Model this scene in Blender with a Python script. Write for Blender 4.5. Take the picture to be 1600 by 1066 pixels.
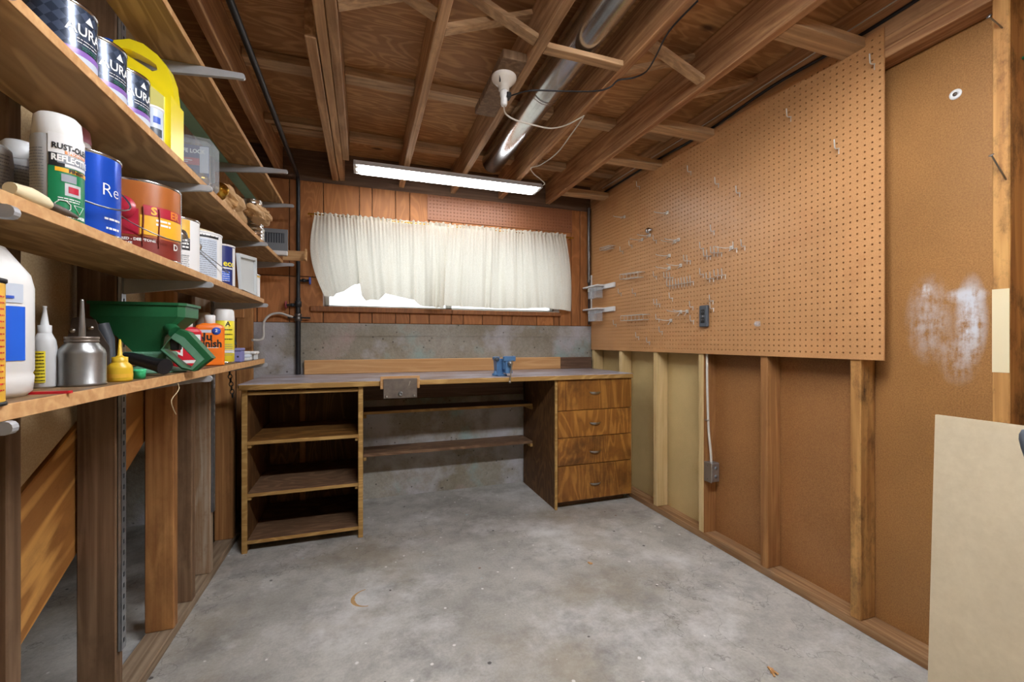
import bpy, math, random
from mathutils import Vector, Matrix
random.seed(7)
for o in list(bpy.data.objects):
    bpy.data.objects.remove(o)
SC = bpy.context.scene
COL = SC.collection
PI = math.pi

# ------------------------------------------------------------------ camera
F, YAW, CAMH, CY = 671.0, math.radians(19.04), 1.1143, 533.5
SN, CS = math.sin(YAW), math.cos(YAW)
cam = bpy.data.cameras.new('camera')
cam.sensor_width = 36.0
cam.lens = F / 1600 * 36
cam.clip_start = 0.02
camo = bpy.data.objects.new('camera', cam)
COL.objects.link(camo)
camo.location = (0, 0, CAMH)
camo.rotation_euler = (PI / 2, 0, -YAW)
SC.camera = camo

def ray(px, py):
    u = (px - 800) / F
    v = (CY - py) / F
    return Vector((SN + u * CS, CS - u * SN, v))
EYE = Vector((0, 0, CAMH))
def onx(px, py, X):
    d = ray(px, py); return EYE + d * (X / d.x)
def ony(px, py, Y):
    d = ray(px, py); return EYE + d * (Y / d.y)
def onz(px, py, Z):
    d = ray(px, py); return EYE + d * ((Z - CAMH) / d.z)
def pxof(x, y):
    return 800 + F * (x * CS - y * SN) / (x * SN + y * CS)

# ------------------------------------------------------------------ world, exposure
w = bpy.data.worlds.new('daylight')
SC.world = w
w.use_nodes = True
w.node_tree.nodes['Background'].inputs[0].default_value = (0.93, 0.97, 1.0, 1)
w.node_tree.nodes['Background'].inputs[1].default_value = 1.7
SC.view_settings.view_transform = 'Standard'
SC.view_settings.look = 'None'
SC.view_settings.gamma = 1
SC.view_settings.use_curve_mapping = False
SC.view_settings.exposure = 1.2
TUBE_BACK = 9.0      # emission of the tubes over the bench
TUBE_FRONT = 60.0    # emission of the tubes of the fixture nearer the doorway

# ------------------------------------------------------------------ materials
def lin(h):
    h = h.lstrip('#')
    c = [int(h[i:i + 2], 16) / 255 for i in (0, 2, 4)]
    return tuple((x / 12.92 if x <= .04045 else ((x + .055) / 1.055) ** 2.4) for x in c) + (1,)
M = {}
class NT:
    def __init__(s, name):
        s.m = bpy.data.materials.new(name); s.m.use_nodes = True
        s.t = s.m.node_tree; s.t.nodes.clear()
        s.out = s.t.nodes.new('ShaderNodeOutputMaterial')
        M[name] = s.m
    def n(s, typ, ins=None, **kw):
        nd = s.t.nodes.new(typ)
        for k, v in kw.items(): setattr(nd, k, v)
        for k, v in (ins or {}).items():
            if hasattr(v, 'is_linked') or isinstance(v, bpy.types.NodeSocket): s.t.links.new(v, nd.inputs[k])
            else: nd.inputs[k].default_value = v
        return nd
    def ramp(s, fac, stops):
        r = s.n('ShaderNodeValToRGB', {0: fac})
        e = r.color_ramp.elements
        while len(e) < len(stops): e.new(.5)
        for i, (p, c) in enumerate(stops):
            e[i].position = p
            e[i].color = lin(c) if isinstance(c, str) else (c, c, c, 1)
        return r.outputs[0]
    def mix(s, fac, a, b, mode='MIX'):
        x = s.n('ShaderNodeMix', data_type='RGBA', blend_type=mode)
        for i, v in ((0, fac), (6, a), (7, b)):
            if isinstance(v, bpy.types.NodeSocket): s.t.links.new(v, x.inputs[i])
            elif isinstance(v, str): x.inputs[i].default_value = lin(v)
            elif isinstance(v, (int, float)) and i > 0: x.inputs[i].default_value = (v, v, v, 1)
            else: x.inputs[i].default_value = v
        return x.outputs[2]
    def math(s, op, a, b=0.0):
        x = s.n('ShaderNodeMath', operation=op)
        for i, v in ((0, a), (1, b)):
            if isinstance(v, bpy.types.NodeSocket): s.t.links.new(v, x.inputs[i])
            else: x.inputs[i].default_value = v
        return x.outputs[0]
    def coords(s, scale=(1, 1, 1), rnd=True):
        tc = s.n('ShaderNodeTexCoord').outputs['Object']
        if rnd:
            oi = s.n('ShaderNodeObjectInfo').outputs['Random']
            k = s.n('ShaderNodeCombineXYZ', {0: s.math('MULTIPLY', oi, 17.3), 1: s.math('MULTIPLY', oi, 31.7), 2: s.math('MULTIPLY', oi, 23.1)})
            tc = s.n('ShaderNodeVectorMath', {0: tc, 1: k.outputs[0]}, operation='ADD').outputs[0]
        return s.n('ShaderNodeVectorMath', {0: tc, 1: scale}, operation='MULTIPLY').outputs[0]
    def noise(s, vec, scale, detail=4, rough=.6, dist=0.0):
        return s.n('ShaderNodeTexNoise', {'Vector': vec, 'Scale': scale, 'Detail': detail, 'Roughness': rough, 'Distortion': dist}).outputs[0]
    def bsdf(s, color, rough=.6, metal=0.0, spec=.5, bump=None, bstr=.3, bdist=.002, **kw):
        ins = {'Base Color': color if not isinstance(color, str) else lin(color), 'Roughness': rough, 'Metallic': metal, 'Specular IOR Level': spec}
        ins.update(kw)
        b = s.n('ShaderNodeBsdfPrincipled', ins)
        if bump is not None:
            bp = s.n('ShaderNodeBump', {'Height': bump, 'Strength': bstr, 'Distance': bdist})
            s.t.links.new(bp.outputs[0], b.inputs['Normal'])
        s.t.links.new(b.outputs[0], s.out.inputs[0])
        return b
def plain(name, col, rough=.5, metal=0.0, spec=.5, var=.0, **kw):
    t = NT(name)
    v = t.noise(t.coords(), 30, 3)
    c = t.mix(t.ramp(v, [(.3, 1 - var), (.7, 1.0)]), 0.0, col) if False else None
    if var > 0:
        c = t.mix(1.0, col, t.ramp(v, [(.3, 1 - var), (.7, 1.0)]), 'MULTIPLY')
    else:
        c = t.mix(0.0, col, col)
    t.bsdf(c, rough, metal, spec, **kw)
    return t.m
def tune(h, desat=.16, gain=1.06):
    h = h.lstrip('#'); c = [int(h[i:i + 2], 16) for i in (0, 2, 4)]
    g = sum(c) / 3
    return '#' + ''.join('%02x' % max(0, min(255, round((v + (g - v) * desat) * gain))) for v in c)
def wood(name, light, dark, axis=1, stain=None, stain_amt=.0, rough=.65, rvar=.25, ring=1.0, spec=.3, rw=.18):
    """sawn lumber: fibres along one axis, wandering rings, per-board tone"""
    light, dark = tune(light), tune(dark)
    t = NT(name)
    sc = [1.0, 1.0, 1.0]
    fib = [60.0, 60.0, 60.0]; fib[axis] = 1.6
    big = [9.0 * ring, 9.0 * ring, 9.0 * ring]; big[axis] = .7
    v1 = t.noise(t.coords(tuple(fib)), 1.0, 3, .6)
    n2 = t.noise(t.coords(tuple(big)), 1.0, 2, .5)
    rings = t.math('SINE', t.math('MULTIPLY', n2, 55.0))
    rr = t.ramp(rings, [(.0, 0.0), (1.0, 1.0)])
    g = t.math('ADD', t.math('MULTIPLY', v1, 1.0 - rw), t.math('MULTIPLY', rr, rw))
    c = t.mix(t.ramp(g, [(.28, 0.0), (.72, 1.0)]), dark, light)
    oi = t.n('ShaderNodeObjectInfo').outputs['Random']
    tone = t.math('ADD', t.math('MULTIPLY', oi, rvar), 1.0 - rvar * .6)
    c = t.mix(1.0, c, t.n('ShaderNodeCombineXYZ', {0: tone, 1: tone, 2: tone}).outputs[0], 'MULTIPLY')
    if stain:
        s1 = [3.0, 3.0, 3.0]; s1[axis] = 1.5
        n3 = t.noise(t.coords(tuple(s1)), 2.6, 8, .76)
        c = t.mix(t.math('MULTIPLY', t.ramp(n3, [(.5, 0.0), (.68, 1.0)]), stain_amt), c, stain)
    t.bsdf(c, rough, 0, spec, bump=g, bstr=.25)
    return t.m
def ply(name, light, dark, axis=0, stain=None, stain_amt=0.0, knots=False, rough=.6, rvar=.12, spec=.3):
    """rotary cut plywood: contour-like figure"""
    light, dark = tune(light), tune(dark)
    t = NT(name)
    s1 = [4.0, 4.0, 4.0]; s1[axis] = .9
    n1 = t.noise(t.coords(tuple(s1)), 1.0, 3, .55, .6)
    cont = t.math('SINE', t.math('MULTIPLY', n1, 95.0))
    fib = [55.0, 55.0, 55.0]; fib[axis] = 2.2
    n2 = t.noise(t.coords(tuple(fib)), 1.0, 3)
    g = t.math('ADD', t.math('MULTIPLY', t.ramp(cont, [(.0, 0.0), (1.0, 1.0)]), .4), t.math('MULTIPLY', n2, .6))
    c = t.mix(t.ramp(g, [(.2, 0.0), (.75, 1.0)]), dark, light)
    n4 = t.noise(t.coords((1.1, 1.1, 1.1)), 1.0, 3)
    c = t.mix(1.0, c, t.ramp(n4, [(.3, .78), (.7, 1.0)]), 'MULTIPLY')
    oi = t.n('ShaderNodeObjectInfo').outputs['Random']
    tone = t.math('ADD', t.math('MULTIPLY', oi, rvar), 1.0 - rvar * .6)
    c = t.mix(1.0, c, t.n('ShaderNodeCombineXYZ', {0: tone, 1: tone, 2: tone}).outputs[0], 'MULTIPLY')
    if knots:
        vo = t.n('ShaderNodeTexVoronoi', {'Vector': t.coords((2.6, 5.2, 4.0)), 'Scale': 1.0, 'Randomness': 1.0}, feature='F1').outputs['Distance']
        c = t.mix(t.ramp(vo, [(.05, 0.85), (.13, 0.0)]), c, '#3a2010')
    if stain:
        n3 = t.noise(t.coords((1.5, 1.5, 1.5)), 1.6, 7, .7)
        c = t.mix(t.math('MULTIPLY', t.ramp(n3, [(.48, 0.0), (.66, 1.0)]), stain_amt), c, stain)
    t.bsdf(c, rough, 0, spec, bump=g, bstr=.15)
    return t.m
def board(name, light, dark, rough=.6, blotch=None, bl_amt=.0, spec=.35, speck=220.0):
    """fibreboard: fine speckle"""
    light, dark = tune(light), tune(dark)
    t = NT(name)
    n1 = t.noise(t.coords((1, 1, 1)), speck, 3, .7)
    n2 = t.noise(t.coords((1, 1, 1)), 3.0, 4, .6)
    c = t.mix(t.ramp(n1, [(.3, 0.0), (.7, 1.0)]), dark, light)
    c = t.mix(1.0, c, t.ramp(n2, [(.3, .82), (.7, 1.0)]), 'MULTIPLY')
    if blotch:
        n3 = t.noise(t.coords((1, 1, 1)), 2.2, 7, .75)
        c = t.mix(t.math('MULTIPLY', t.ramp(n3, [(.58, 0.0), (.7, 1.0)]), bl_amt), c, blotch)
    t.bsdf(c, rough, 0, spec, bump=n1, bstr=.12, bdist=.001)
    return t.m

wood('joist_wood', '#d0a273', '#9c6f46', 1, '#4d3320', .35, rvar=.3)
wood('joist_red', '#c99661', '#935f39', 1, '#4a2e1c', .3, ring=1.4, rvar=.12)
wood('batten_wood', '#d2a676', '#a07a52', 0, '#5d4632', .35)
wood('stud_warm', '#b98043', '#8f5a2b', 2, '#4b2d18', .35, rvar=.2)
wood('stud_yellow', '#c8924a', '#a06a31', 2, '#20140c', .9, rvar=.15)
wood('stud_cream', '#d3b57c', '#c3a468', 2, '#b08a52', .2, rvar=.08)
wood('stud_grey', '#8b6c4d', '#65482f', 2, '#4a3626', .5, rvar=.3)
wood('stud_pale', '#b0a28b', '#8f6a45', 2, '#7d5330', .8, rvar=.1)
wood('plate_wood', '#b08558', '#83592f', 1, '#7b6a58', .45, rvar=.15)
wood('plate_grey', '#a08a6e', '#7a6248', 1, '#6a5d50', .4, rvar=.15)
wood('stringer_wood', '#cf9243', '#9c6227', 1, '#3b2412', .35, ring=.6, rvar=.05, rw=.5)
ply('ceiling_ply', '#cc9154', '#a66c39', 0, '#5a3720', .3, knots=True)
ply('shelf_ply', '#c49a5f', '#9b7340', 1, '#7b5630', .35)
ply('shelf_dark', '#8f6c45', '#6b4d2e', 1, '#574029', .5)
ply('wall_ply', '#bd7438', '#a5622c', 2, '#8a4f22', .25, rvar=.16, spec=.4)
ply('wall_ply_dark', '#a9652f', '#8d5226', 2, '#6e4120', .25, rvar=.16, spec=.4)
ply('cabinet_ply', '#a9722f', '#7c4d1c', 0, '#4d2f14', .55)
ply('cabinet_side', '#84582a', '#5e3b1a', 2, '#44290f', .55)
ply('drawer_ply', '#c07d2c', '#925618', 2, '#3c2313', .72, rvar=.14, rough=.42, spec=.45)
ply('cabinet_edge', '#c69a52', '#a87b3a', 0, '#8a5f2a', .3)
ply('bench_shelf_wood', '#8e6a4a', '#6a4a31', 0, '#4b3626', .5)
wood('pine_board', '#cf9f66', '#b9834a', 0, '#a06c3b', .15, rvar=.06)
wood('dark_board', '#7b5c45', '#5c4230', 0, '#46342a', .4, rvar=.1)
board('fibre_brown', '#b0783e', '#895428', .5, '#7d5126', .35, .4)
board('fibre_gold', '#b07a3c', '#8a5a28', .5, '#a07033', .35, .35)
board('fibre_cream', '#d0b478', '#c2a668', .55, '#b4955a', .4)
board('lining_tan', '#c2a67a', '#a98a5a', .6, '#7d6038', .5)
board('peg_brown', '#cf945a', '#b97f48', .38, '#a9683a', .35, .5)
board('peg_red', '#a0623a', '#8a5030', .45, '#8e5634', .3, .4)
board('melamine', '#d9c7a3', '#d2bf99', .42, '#c6b083', .35, .4, 40)

def concrete_floor():
    t = NT('concrete_floor')
    tc = t.coords((1, 1, 1), False)
    a = t.noise(tc, 1.1, 8, .62)
    b = t.noise(tc, 7.0, 8, .7)
    g = t.noise(tc, 90.0, 3, .7)
    c = t.mix(t.ramp(a, [(.36, 0.0), (.64, 1.0)]), '#a19e95', '#cac8c0')
    c = t.mix(t.math('MULTIPLY', t.ramp(b, [(.45, 0.0), (.68, 1.0)]), .55), c, '#85827e')
    c = t.mix(1.0, c, t.ramp(g, [(.25, .80), (.6, 1.0)]), 'MULTIPLY')
    # pale worn patches, ochre stains, dark smudges
    p = t.noise(t.n('ShaderNodeVectorMath', {0: tc, 1: (3.45, 1.2, 0)}, operation='ADD').outputs[0], 2.1, 10, .74)
    c = t.mix(t.math('MULTIPLY', t.ramp(p, [(.50, 0.0), (.66, 1.0)]), .7), c, '#dfdfdc')
    q = t.noise(t.n('ShaderNodeVectorMath', {0: tc, 1: (9.1, 4.7, 0)}, operation='ADD').outputs[0], 1.5, 8, .66)
    c = t.mix(t.math('MULTIPLY', t.ramp(q, [(.52, 0.0), (.66, 1.0)]), .55), c, '#93866e')
    d_ = t.noise(t.n('ShaderNodeVectorMath', {0: tc, 1: (5.1, 8.3, 0)}, operation='ADD').outputs[0], 2.6, 8, .7)
    c = t.mix(t.math('MULTIPLY', t.ramp(d_, [(.56, 0.0), (.68, 1.0)]), .5), c, '#6d6b69')
    # splashes of paint
    for sc_, th_, col in ((34.0, .10, '#e9e8e4'), (23.0, .07, '#3c3a38'), (14.0, .05, '#a9c9cc'), (17.0, .045, '#7a5a3a')):
        vo = t.n('ShaderNodeTexVoronoi', {'Vector': t.n('ShaderNodeVectorMath', {0: tc, 1: (sc_, sc_ * .3, 0)}, operation='ADD').outputs[0], 'Scale': sc_ * .45}, feature='F1').outputs['Distance']
        wob = t.math('ADD', vo, t.math('ADD', t.math('MULTIPLY', t.noise(tc, 60, 3), .10), t.math('MULTIPLY', t.ramp(t.noise(t.n('ShaderNodeVectorMath', {0: tc, 1: (sc_ * 3, 2.0, 0)}, operation='ADD').outputs[0], 3.3, 4), [(.38, .14), (.58, 0.0)]), 1.0)))
        c = t.mix(t.math('MULTIPLY', t.ramp(wob, [(th_ + .04, 1.0), (th_ + .07, 0.0)]), .85), c, col)
    # hairline cracks
    vd = t.n('ShaderNodeVectorMath', {0: tc, 1: t.n('ShaderNodeTexNoise', {'Vector': tc, 'Scale': 5.0, 'Detail': 5.0}).outputs[1]}, operation='ADD').outputs[0]
    ve = t.n('ShaderNodeTexVoronoi', {'Vector': vd, 'Scale': .62}, feature='DISTANCE_TO_EDGE').outputs['Distance']
    c = t.mix(t.ramp(ve, [(.0, .45), (.0022, 0.0)]), c, '#4a4640')
    r = t.ramp(b, [(.3, .45), (.7, .75)])
    t.bsdf(c, r, 0, .35, bump=b, bstr=.12)
concrete_floor()
def concrete_wall():
    t = NT('concrete_wall')
    tc = t.coords((1, 1, 1), False)
    a = t.noise(tc, 2.0, 8, .65)
    g = t.noise(tc, 60.0, 4, .7)
    c = t.mix(t.ramp(a, [(.35, 0.0), (.65, 1.0)]), '#8c8472', '#aaa69b')
    c = t.mix(1.0, c, t.ramp(g, [(.3, .78), (.6, 1.0)]), 'MULTIPLY')
    p = t.noise(t.n('ShaderNodeVectorMath', {0: tc, 1: (2.3, 0, 5)}, operation='ADD').outputs[0], 2.6, 6, .6)
    c = t.mix(t.math('MULTIPLY', t.ramp(p, [(.5, 0.0), (.62, 1.0)]), .6), c, '#c3c3cc')
    q = t.noise(t.n('ShaderNodeVectorMath', {0: tc, 1: (7.3, 0, 1)}, operation='ADD').outputs[0], 2.8, 5, .6)
    c = t.mix(t.math('MULTIPLY', t.ramp(q, [(.56, 0.0), (.68, 1.0)]), .55), c, '#93b4b4')
    q2 = t.noise(t.n('ShaderNodeVectorMath', {0: tc, 1: (1.3, 0, 9)}, operation='ADD').outputs[0], 2.2, 5, .6)
    c = t.mix(t.math('MULTIPLY', t.ramp(q2, [(.58, 0.0), (.7, 1.0)]), .5), c, '#c3a4a0')
    vo = t.n('ShaderNodeTexVoronoi', {'Vector': tc, 'Scale': 16.0}, feature='F1').outputs['Distance']
    c = t.mix(t.ramp(vo, [(.06, .8), (.12, 0.0)]), c, '#4a463e')
    t.bsdf(c, .8, 0, .3, bump=t.math('ADD', g, a), bstr=.5, bdist=.006)
concrete_wall()
def worktop_mat():
    t = NT('worktop_surface')
    tc = t.coords((1.2, 4, 1), False)
    a = t.noise(tc, 2.0, 8, .68)
    b = t.noise(tc, 14.0, 5, .7)
    c = t.mix(t.ramp(a, [(.38, 0.0), (.6, 1.0)]), '#7f6a5e', '#b4b2bc')
    c = t.mix(t.math('MULTIPLY', t.ramp(b, [(.5, 0.0), (.7, 1.0)]), .6), c, '#6c5c50')
    t.bsdf(c, .38, 0, .5, bump=b, bstr=.15)
worktop_mat()
plain('steel', '#9a9a98', .35, .9, var=.2)
plain('galvanised', '#b9bec4', .35, .85, var=.25)
plain('bracket_grey', '#b6b8ba', .45, .3, var=.1)
plain('hook_metal', '#d6d3cc', .3, .45)
plain('zinc', '#c3c0b8', .3, 1.0)
plain('duct_metal', '#c4c6c8', .2, 1.0, var=.15)
plain('tin', '#c9cacc', .18, 1.0)
plain('old_steel', '#857a70', .5, .75, var=.35)
plain('brass', '#c79b3d', .22, 1.0)
plain('black_pipe', '#2b2d30', .45, .4, var=.25)
plain('pipe_steel', '#6f6a66', .35, .8, var=.2)
plain('black_plastic', '#17181a', .4)
plain('black_rubber', '#1b1c20', .32)
plain('dark_grey', '#4b5158', .45)
plain('mid_grey', '#7e8388', .45, .3)
plain('white_plastic', '#e6e6e2', .35)
plain('white_paint', '#e4e5e4', .4)
plain('grey_white', '#c9cbca', .4)
plain('cream_plastic', '#e3d5ae', .45)
plain('porcelain', '#e5ded2', .2)
plain('pink_plastic', '#c98aa0', .35)
plain('green_plastic', '#1d6138', .42, var=.12)
plain('green_dusty', '#5f8f72', .55, var=.2)
plain('mint_plastic', '#3fbf80', .35)
plain('yellow_plastic', '#f0dc22', .33)
plain('yellow_pale', '#ece58a', .33)
plain('mustard', '#d8b02c', .35)
plain('orange_plastic', '#f0791b', .35)
plain('red_plastic', '#cf2030', .35)
plain('blue_label', '#1f5fd0', .35)
plain('blue_can', '#1a4fc0', .2, .3)
plain('navy', '#23306e', .35)
plain('lilac', '#7f80b8', .4)
plain('vise_blue', '#5b87b5', .4, .2, var=.2)
plain('valve_blue', '#3f55a8', .4)
plain('valve_red', '#8c3a3c', .45)
plain('teal_paint', '#93c4ae', .55, var=.1)
plain('label_green', '#12784a', .35)
plain('label_red', '#b02238', .35)
plain('label_brown', '#a8602c', .3)
plain('label_rust', '#7d2c22', .35)
plain('label_yellow', '#f0b22c', .35)
plain('label_lemon', '#f1df3a', .35)
plain('label_amber', '#e4b13c', .4)
plain('label_purple', '#8a63b0', .35)
plain('label_white', '#e9e9e7', .4)
plain('label_grey', '#b9bcbc', .4)
plain('label_pale_blue', '#c6d0dc', .4)
plain('label_black', '#1e2022', .35)
plain('label_orange', '#e0812e', .35)
plain('print_white', '#f4f4f0', .5)
plain('print_black', '#16171a', .5)
plain('print_red', '#c4202c', .5)
plain('print_grey', '#8d9298', .5)
plain('print_blue', '#2c55b8', .5)
plain('ochre_mark', '#c9a06a', .7, var=.3)
plain('frosted', '#c9cdcc', .5)
plain('cord_white', '#d5cfc2', .5)
plain('cord_black', '#15161a', .4)
plain('hose_grey', '#b5b0a8', .45)
plain('chain_black', '#202022', .4, .6)
plain('string_tan', '#c9b48c', .8)
plain('bristle', '#2c3138', .7)
plain('soil_snow', '#e3e6ea', .9)
plain('leaf_green', '#46604c', .6)
def diamond_label():
    t = NT('label_diamond')
    tc = t.n('ShaderNodeTexCoord').outputs['UV']
    ck = t.n('ShaderNodeTexChecker', {'Vector': t.n('ShaderNodeMapping', {'Vector': tc, 'Rotation': (0, 0, PI / 4), 'Scale': (1, 1, 1)}).outputs[0], 'Scale': 9.0}).outputs[1]
    c = t.mix(ck, '#333d4e', '#4a566a')
    t.bsdf(c, .25, .25, .5)
diamond_label()
def paper_mat():
    t = NT('brown_paper')
    n = t.noise(t.coords(), 9, 6, .7)
    c = t.mix(t.ramp(n, [(.3, 0.0), (.7, 1.0)]), '#b98d59', '#dcb988')
    t.bsdf(c, .6, 0, .4, bump=n, bstr=.5, bdist=.01)
paper_mat()
def clear_mat(name, col, rough, tr, rgh=.15):
    t = NT(name)
    a = t.n('ShaderNodeBsdfTransparent', {0: (.96, .97, .98, 1)})
    b = t.n('ShaderNodeBsdfPrincipled', {'Base Color': lin(col), 'Roughness': rgh, 'Specular IOR Level': .6})
    x = t.n('ShaderNodeMixShader', {0: tr, 1: b.outputs[0], 2: a.outputs[0]})
    t.t.links.new(x.outputs[0], t.out.inputs[0])
clear_mat('clear_plastic', '#e6ecf0', .2, .8)
clear_mat('window_glass', '#e8f0f4', .05, .93, .03)
clear_mat('amber_plastic', '#e2b93a', .2, .25)
def cloth_mat():
    t = NT('curtain_cloth')
    n = t.noise(t.coords((400, 400, 120), False), 1.0, 2)
    c = t.mix(t.ramp(n, [(.3, 0.0), (.7, 1.0)]), '#d6d1c1', '#e9e6da')
    d = t.n('ShaderNodeBsdfDiffuse', {0: c})
    tr = t.n('ShaderNodeBsdfTranslucent', {0: c})
    x = t.n('ShaderNodeMixShader', {0: .42, 1: d.outputs[0], 2: tr.outputs[0]})
    t.t.links.new(x.outputs[0], t.out.inputs[0])
cloth_mat()
def emit_mat(name, col, s):
    t = NT(name)
    e = t.n('ShaderNodeEmission', {0: lin(col), 1: s})
    t.t.links.new(e.outputs[0], t.out.inputs[0])
emit_mat('tube_glow_back', '#fbfdff', TUBE_BACK)
emit_mat('tube_glow_front', '#f6f8ff', TUBE_FRONT)

# ------------------------------------------------------------------ mesh helpers
def V(*a): return Vector(a)
class MB:
    def __init__(s): s.v = []; s.f = []; s.sm = []
    def add(s, vs, fs, smooth=False):
        n = len(s.v); s.v += [tuple(p) for p in vs]
        for f in fs: s.f.append([i + n for i in f]); s.sm.append(smooth)
        return s
    def box(s, x0, x1, y0, y1, z0, z1):
        vs = [(x, y, z) for z in (z0, z1) for y in (y0, y1) for x in (x0, x1)]
        return s.add(vs, [(0, 2, 3, 1), (4, 5, 7, 6), (0, 1, 5, 4), (2, 6, 7, 3), (0, 4, 6, 2), (1, 3, 7, 5)])
    def cbox(s, x0, x1, y0, y1, z0, z1, b=.002):
        lo = (x0, y0, z0); hi = (x1, y1, z1)
        b = min([b] + [(hi[i] - lo[i]) * .3 for i in range(3)])
        idx = {}; vs = []
        for c in range(8):
            sg = [(c >> i) & 1 for i in range(3)]
            for a in range(3):
                p = [(hi[i] if sg[i] else lo[i]) for i in range(3)]
                for i in range(3):
                    if i != a: p[i] += -b if sg[i] else b
                idx[(c, a)] = len(vs); vs.append(p)
        fs = []
        for a in range(3):
            i, j = [k for k in range(3) if k != a]
            for sgn in (0, 1):
                base = sgn << a
                q = [base, base | 1 << i, base | 1 << i | 1 << j, base | 1 << j]
                fs.append([idx[(c, a)] for c in q])
        for a in range(3):
            i, j = [k for k in range(3) if k != a]
            for si in (0, 1):
                for sj in (0, 1):
                    c0 = si << i | sj << j; c1 = c0 | 1 << a
                    fs.append([idx[(c0, i)], idx[(c1, i)], idx[(c1, j)], idx[(c0, j)]])
        for c in range(8): fs.append([idx[(c, 0)], idx[(c, 1)], idx[(c, 2)]])
        return s.add(vs, fs)
    def hexa(s, p):          # 8 corners: bottom 4 (loop), top 4 (loop)
        return s.add(p, [(3, 2, 1, 0), (4, 5, 6, 7), (0, 1, 5, 4), (1, 2, 6, 5), (2, 3, 7, 6), (3, 0, 4, 7)])
    def bar(s, p, q, wd, ht, up=(0, 0, 1)):
        p = Vector(p); q = Vector(q); d = (q - p).normalized()
        r = d.cross(Vector(up)).normalized() * wd / 2
        u = r.cross(d).normalized() * ht / 2
        return s.hexa([p - r - u, p + r - u, p + r + u, p - r + u, q - r - u, q + r - u, q + r + u, q - r + u])
    def tube(s, pts, r, n=8, cap=True, closed=False):
        pts = [Vector(p) for p in pts]; m = len(pts)
        rs = r if isinstance(r, (list, tuple)) else [r] * m
        rings = []; prev = None
        for i, p in enumerate(pts):
            a = pts[i - 1] if (i > 0 or closed) else p
            b = pts[(i + 1) % m] if (i < m - 1 or closed) else p
            d = (b - a)
            d = d.normalized() if d.length > 1e-9 else Vector((0, 0, 1))
            if prev is None:
                x = d.orthogonal().normalized()
            else:
                x = (prev - d * prev.dot(d))
                x = x.normalized() if x.length > 1e-6 else d.orthogonal().normalized()
            prev = x; y = d.cross(x)
            rings.append([p + (x * math.cos(2 * PI * k / n) + y * math.sin(2 * PI * k / n)) * rs[i] for k in range(n)])
        vs = [v for rg in rings for v in rg]; fs = []
        for i in range(m if closed else m - 1):
            j = (i + 1) % m
            for k in range(n):
                k2 = (k + 1) % n
                fs.append((i * n + k, i * n + k2, j * n + k2, j * n + k))
        s.add(vs, fs, True)
        if cap and not closed:
            s.add(rings[0], [tuple(range(n))[::-1]]); s.add(rings[-1], [tuple(range(n))])
        return s
    def lathe(s, c, prof, n=24, axis=(0, 0, 1), a0=0, a1=2 * PI, smooth=True):
        """prof: list of (r, h) along axis; sharp corners by repeating points"""
        ax = Vector(axis).normalized()
        if abs(ax.z) > .99: ex = Vector((1, 0, 0))
        else: ex = ax.cross(Vector((0, 0, 1))).normalized()
        ey = ax.cross(ex)
        full = abs(a1 - a0 - 2 * PI) < 1e-6
        k = n if full else n + 1
        c = Vector(c); vs = []
        for r, h in prof:
            for i in range(k):
                a = a0 + (a1 - a0) * i / n
                vs.append(c + ax * h + (ex * math.cos(a) + ey * math.sin(a)) * max(r, 1e-5))
        fs = []
        for j in range(len(prof) - 1):
            if prof[j] == prof[j + 1]: continue
            for i in range(n):
                i2 = (i + 1) % k
                fs.append((j * k + i, j * k + i2, (j + 1) * k + i2, (j + 1) * k + i))
        return s.add(vs, fs, smooth)
    def prism(s, pts, ext, smooth=False):
        """planar polygon extruded by vector"""
        n = len(pts); e = Vector(ext); a = [Vector(p) for p in pts]; b = [p + e for p in a]
        s.add(a + b, [tuple(range(n))[::-1], tuple(range(n, 2 * n))])
        return s.add(a + b, [(i, (i + 1) % n, n + (i + 1) % n, n + i) for i in range(n)], smooth)
    def ringprism(s, outer, inner, ext):
        n = len(outer); e = Vector(ext)
        o = [Vector(p) for p in outer]; i_ = [Vector(p) for p in inner]
        vs = o + i_ + [p + e for p in o] + [p + e for p in i_]; fs = []
        for k in range(n):
            j = (k + 1) % n
            fs += [(k, j, n + j, n + k), (2 * n + j, 2 * n + k, 3 * n + k, 3 * n + j), (j, k, 2 * n + k, 2 * n + j), (n + k, n + j, 3 * n + j, 3 * n + k)]
        return s.add(vs, fs)
    def build(s, name, mat, parent=None, org=None):
        if parent is not None and org is None: org = parent.get('_org', (0, 0, 0))
        org = Vector(org) if org is not None else Vector((0, 0, 0))
        me = bpy.data.meshes.new(name)
        me.from_pydata([tuple(Vector(v) - org) for v in s.v], [], s.f)
        me.polygons.foreach_set('use_smooth', s.sm)
        me.materials.append(M[mat]); me.update()
        bm_fix(me)
        o = bpy.data.objects.new(name, me); COL.objects.link(o)
        if parent is not None:
            o.parent = parent; o['_org'] = tuple(parent.get('_org', (0, 0, 0)))
        else:
            o.location = org; o['_org'] = tuple(org)
        return o
import bmesh
def bm_fix(me):
    bm = bmesh.new(); bm.from_mesh(me)
    bmesh.ops.recalc_face_normals(bm, faces=bm.faces); bm.to_mesh(me); bm.free()
ORGS = []
def tag(o, label=None, cat=None, group=None, kind=None):
    if label: o['label'] = label
    if cat: o['category'] = cat
    if group: o['group'] = group
    if kind: o['kind'] = kind
    return o
def thing(name, loc, label=None, cat=None, group=None, kind=None):
    o = bpy.data.objects.new(name, None); COL.objects.link(o)
    o.location = loc; o.empty_display_size = .05; o['_org'] = tuple(loc)
    return tag(o, label, cat, group, kind)
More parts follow.
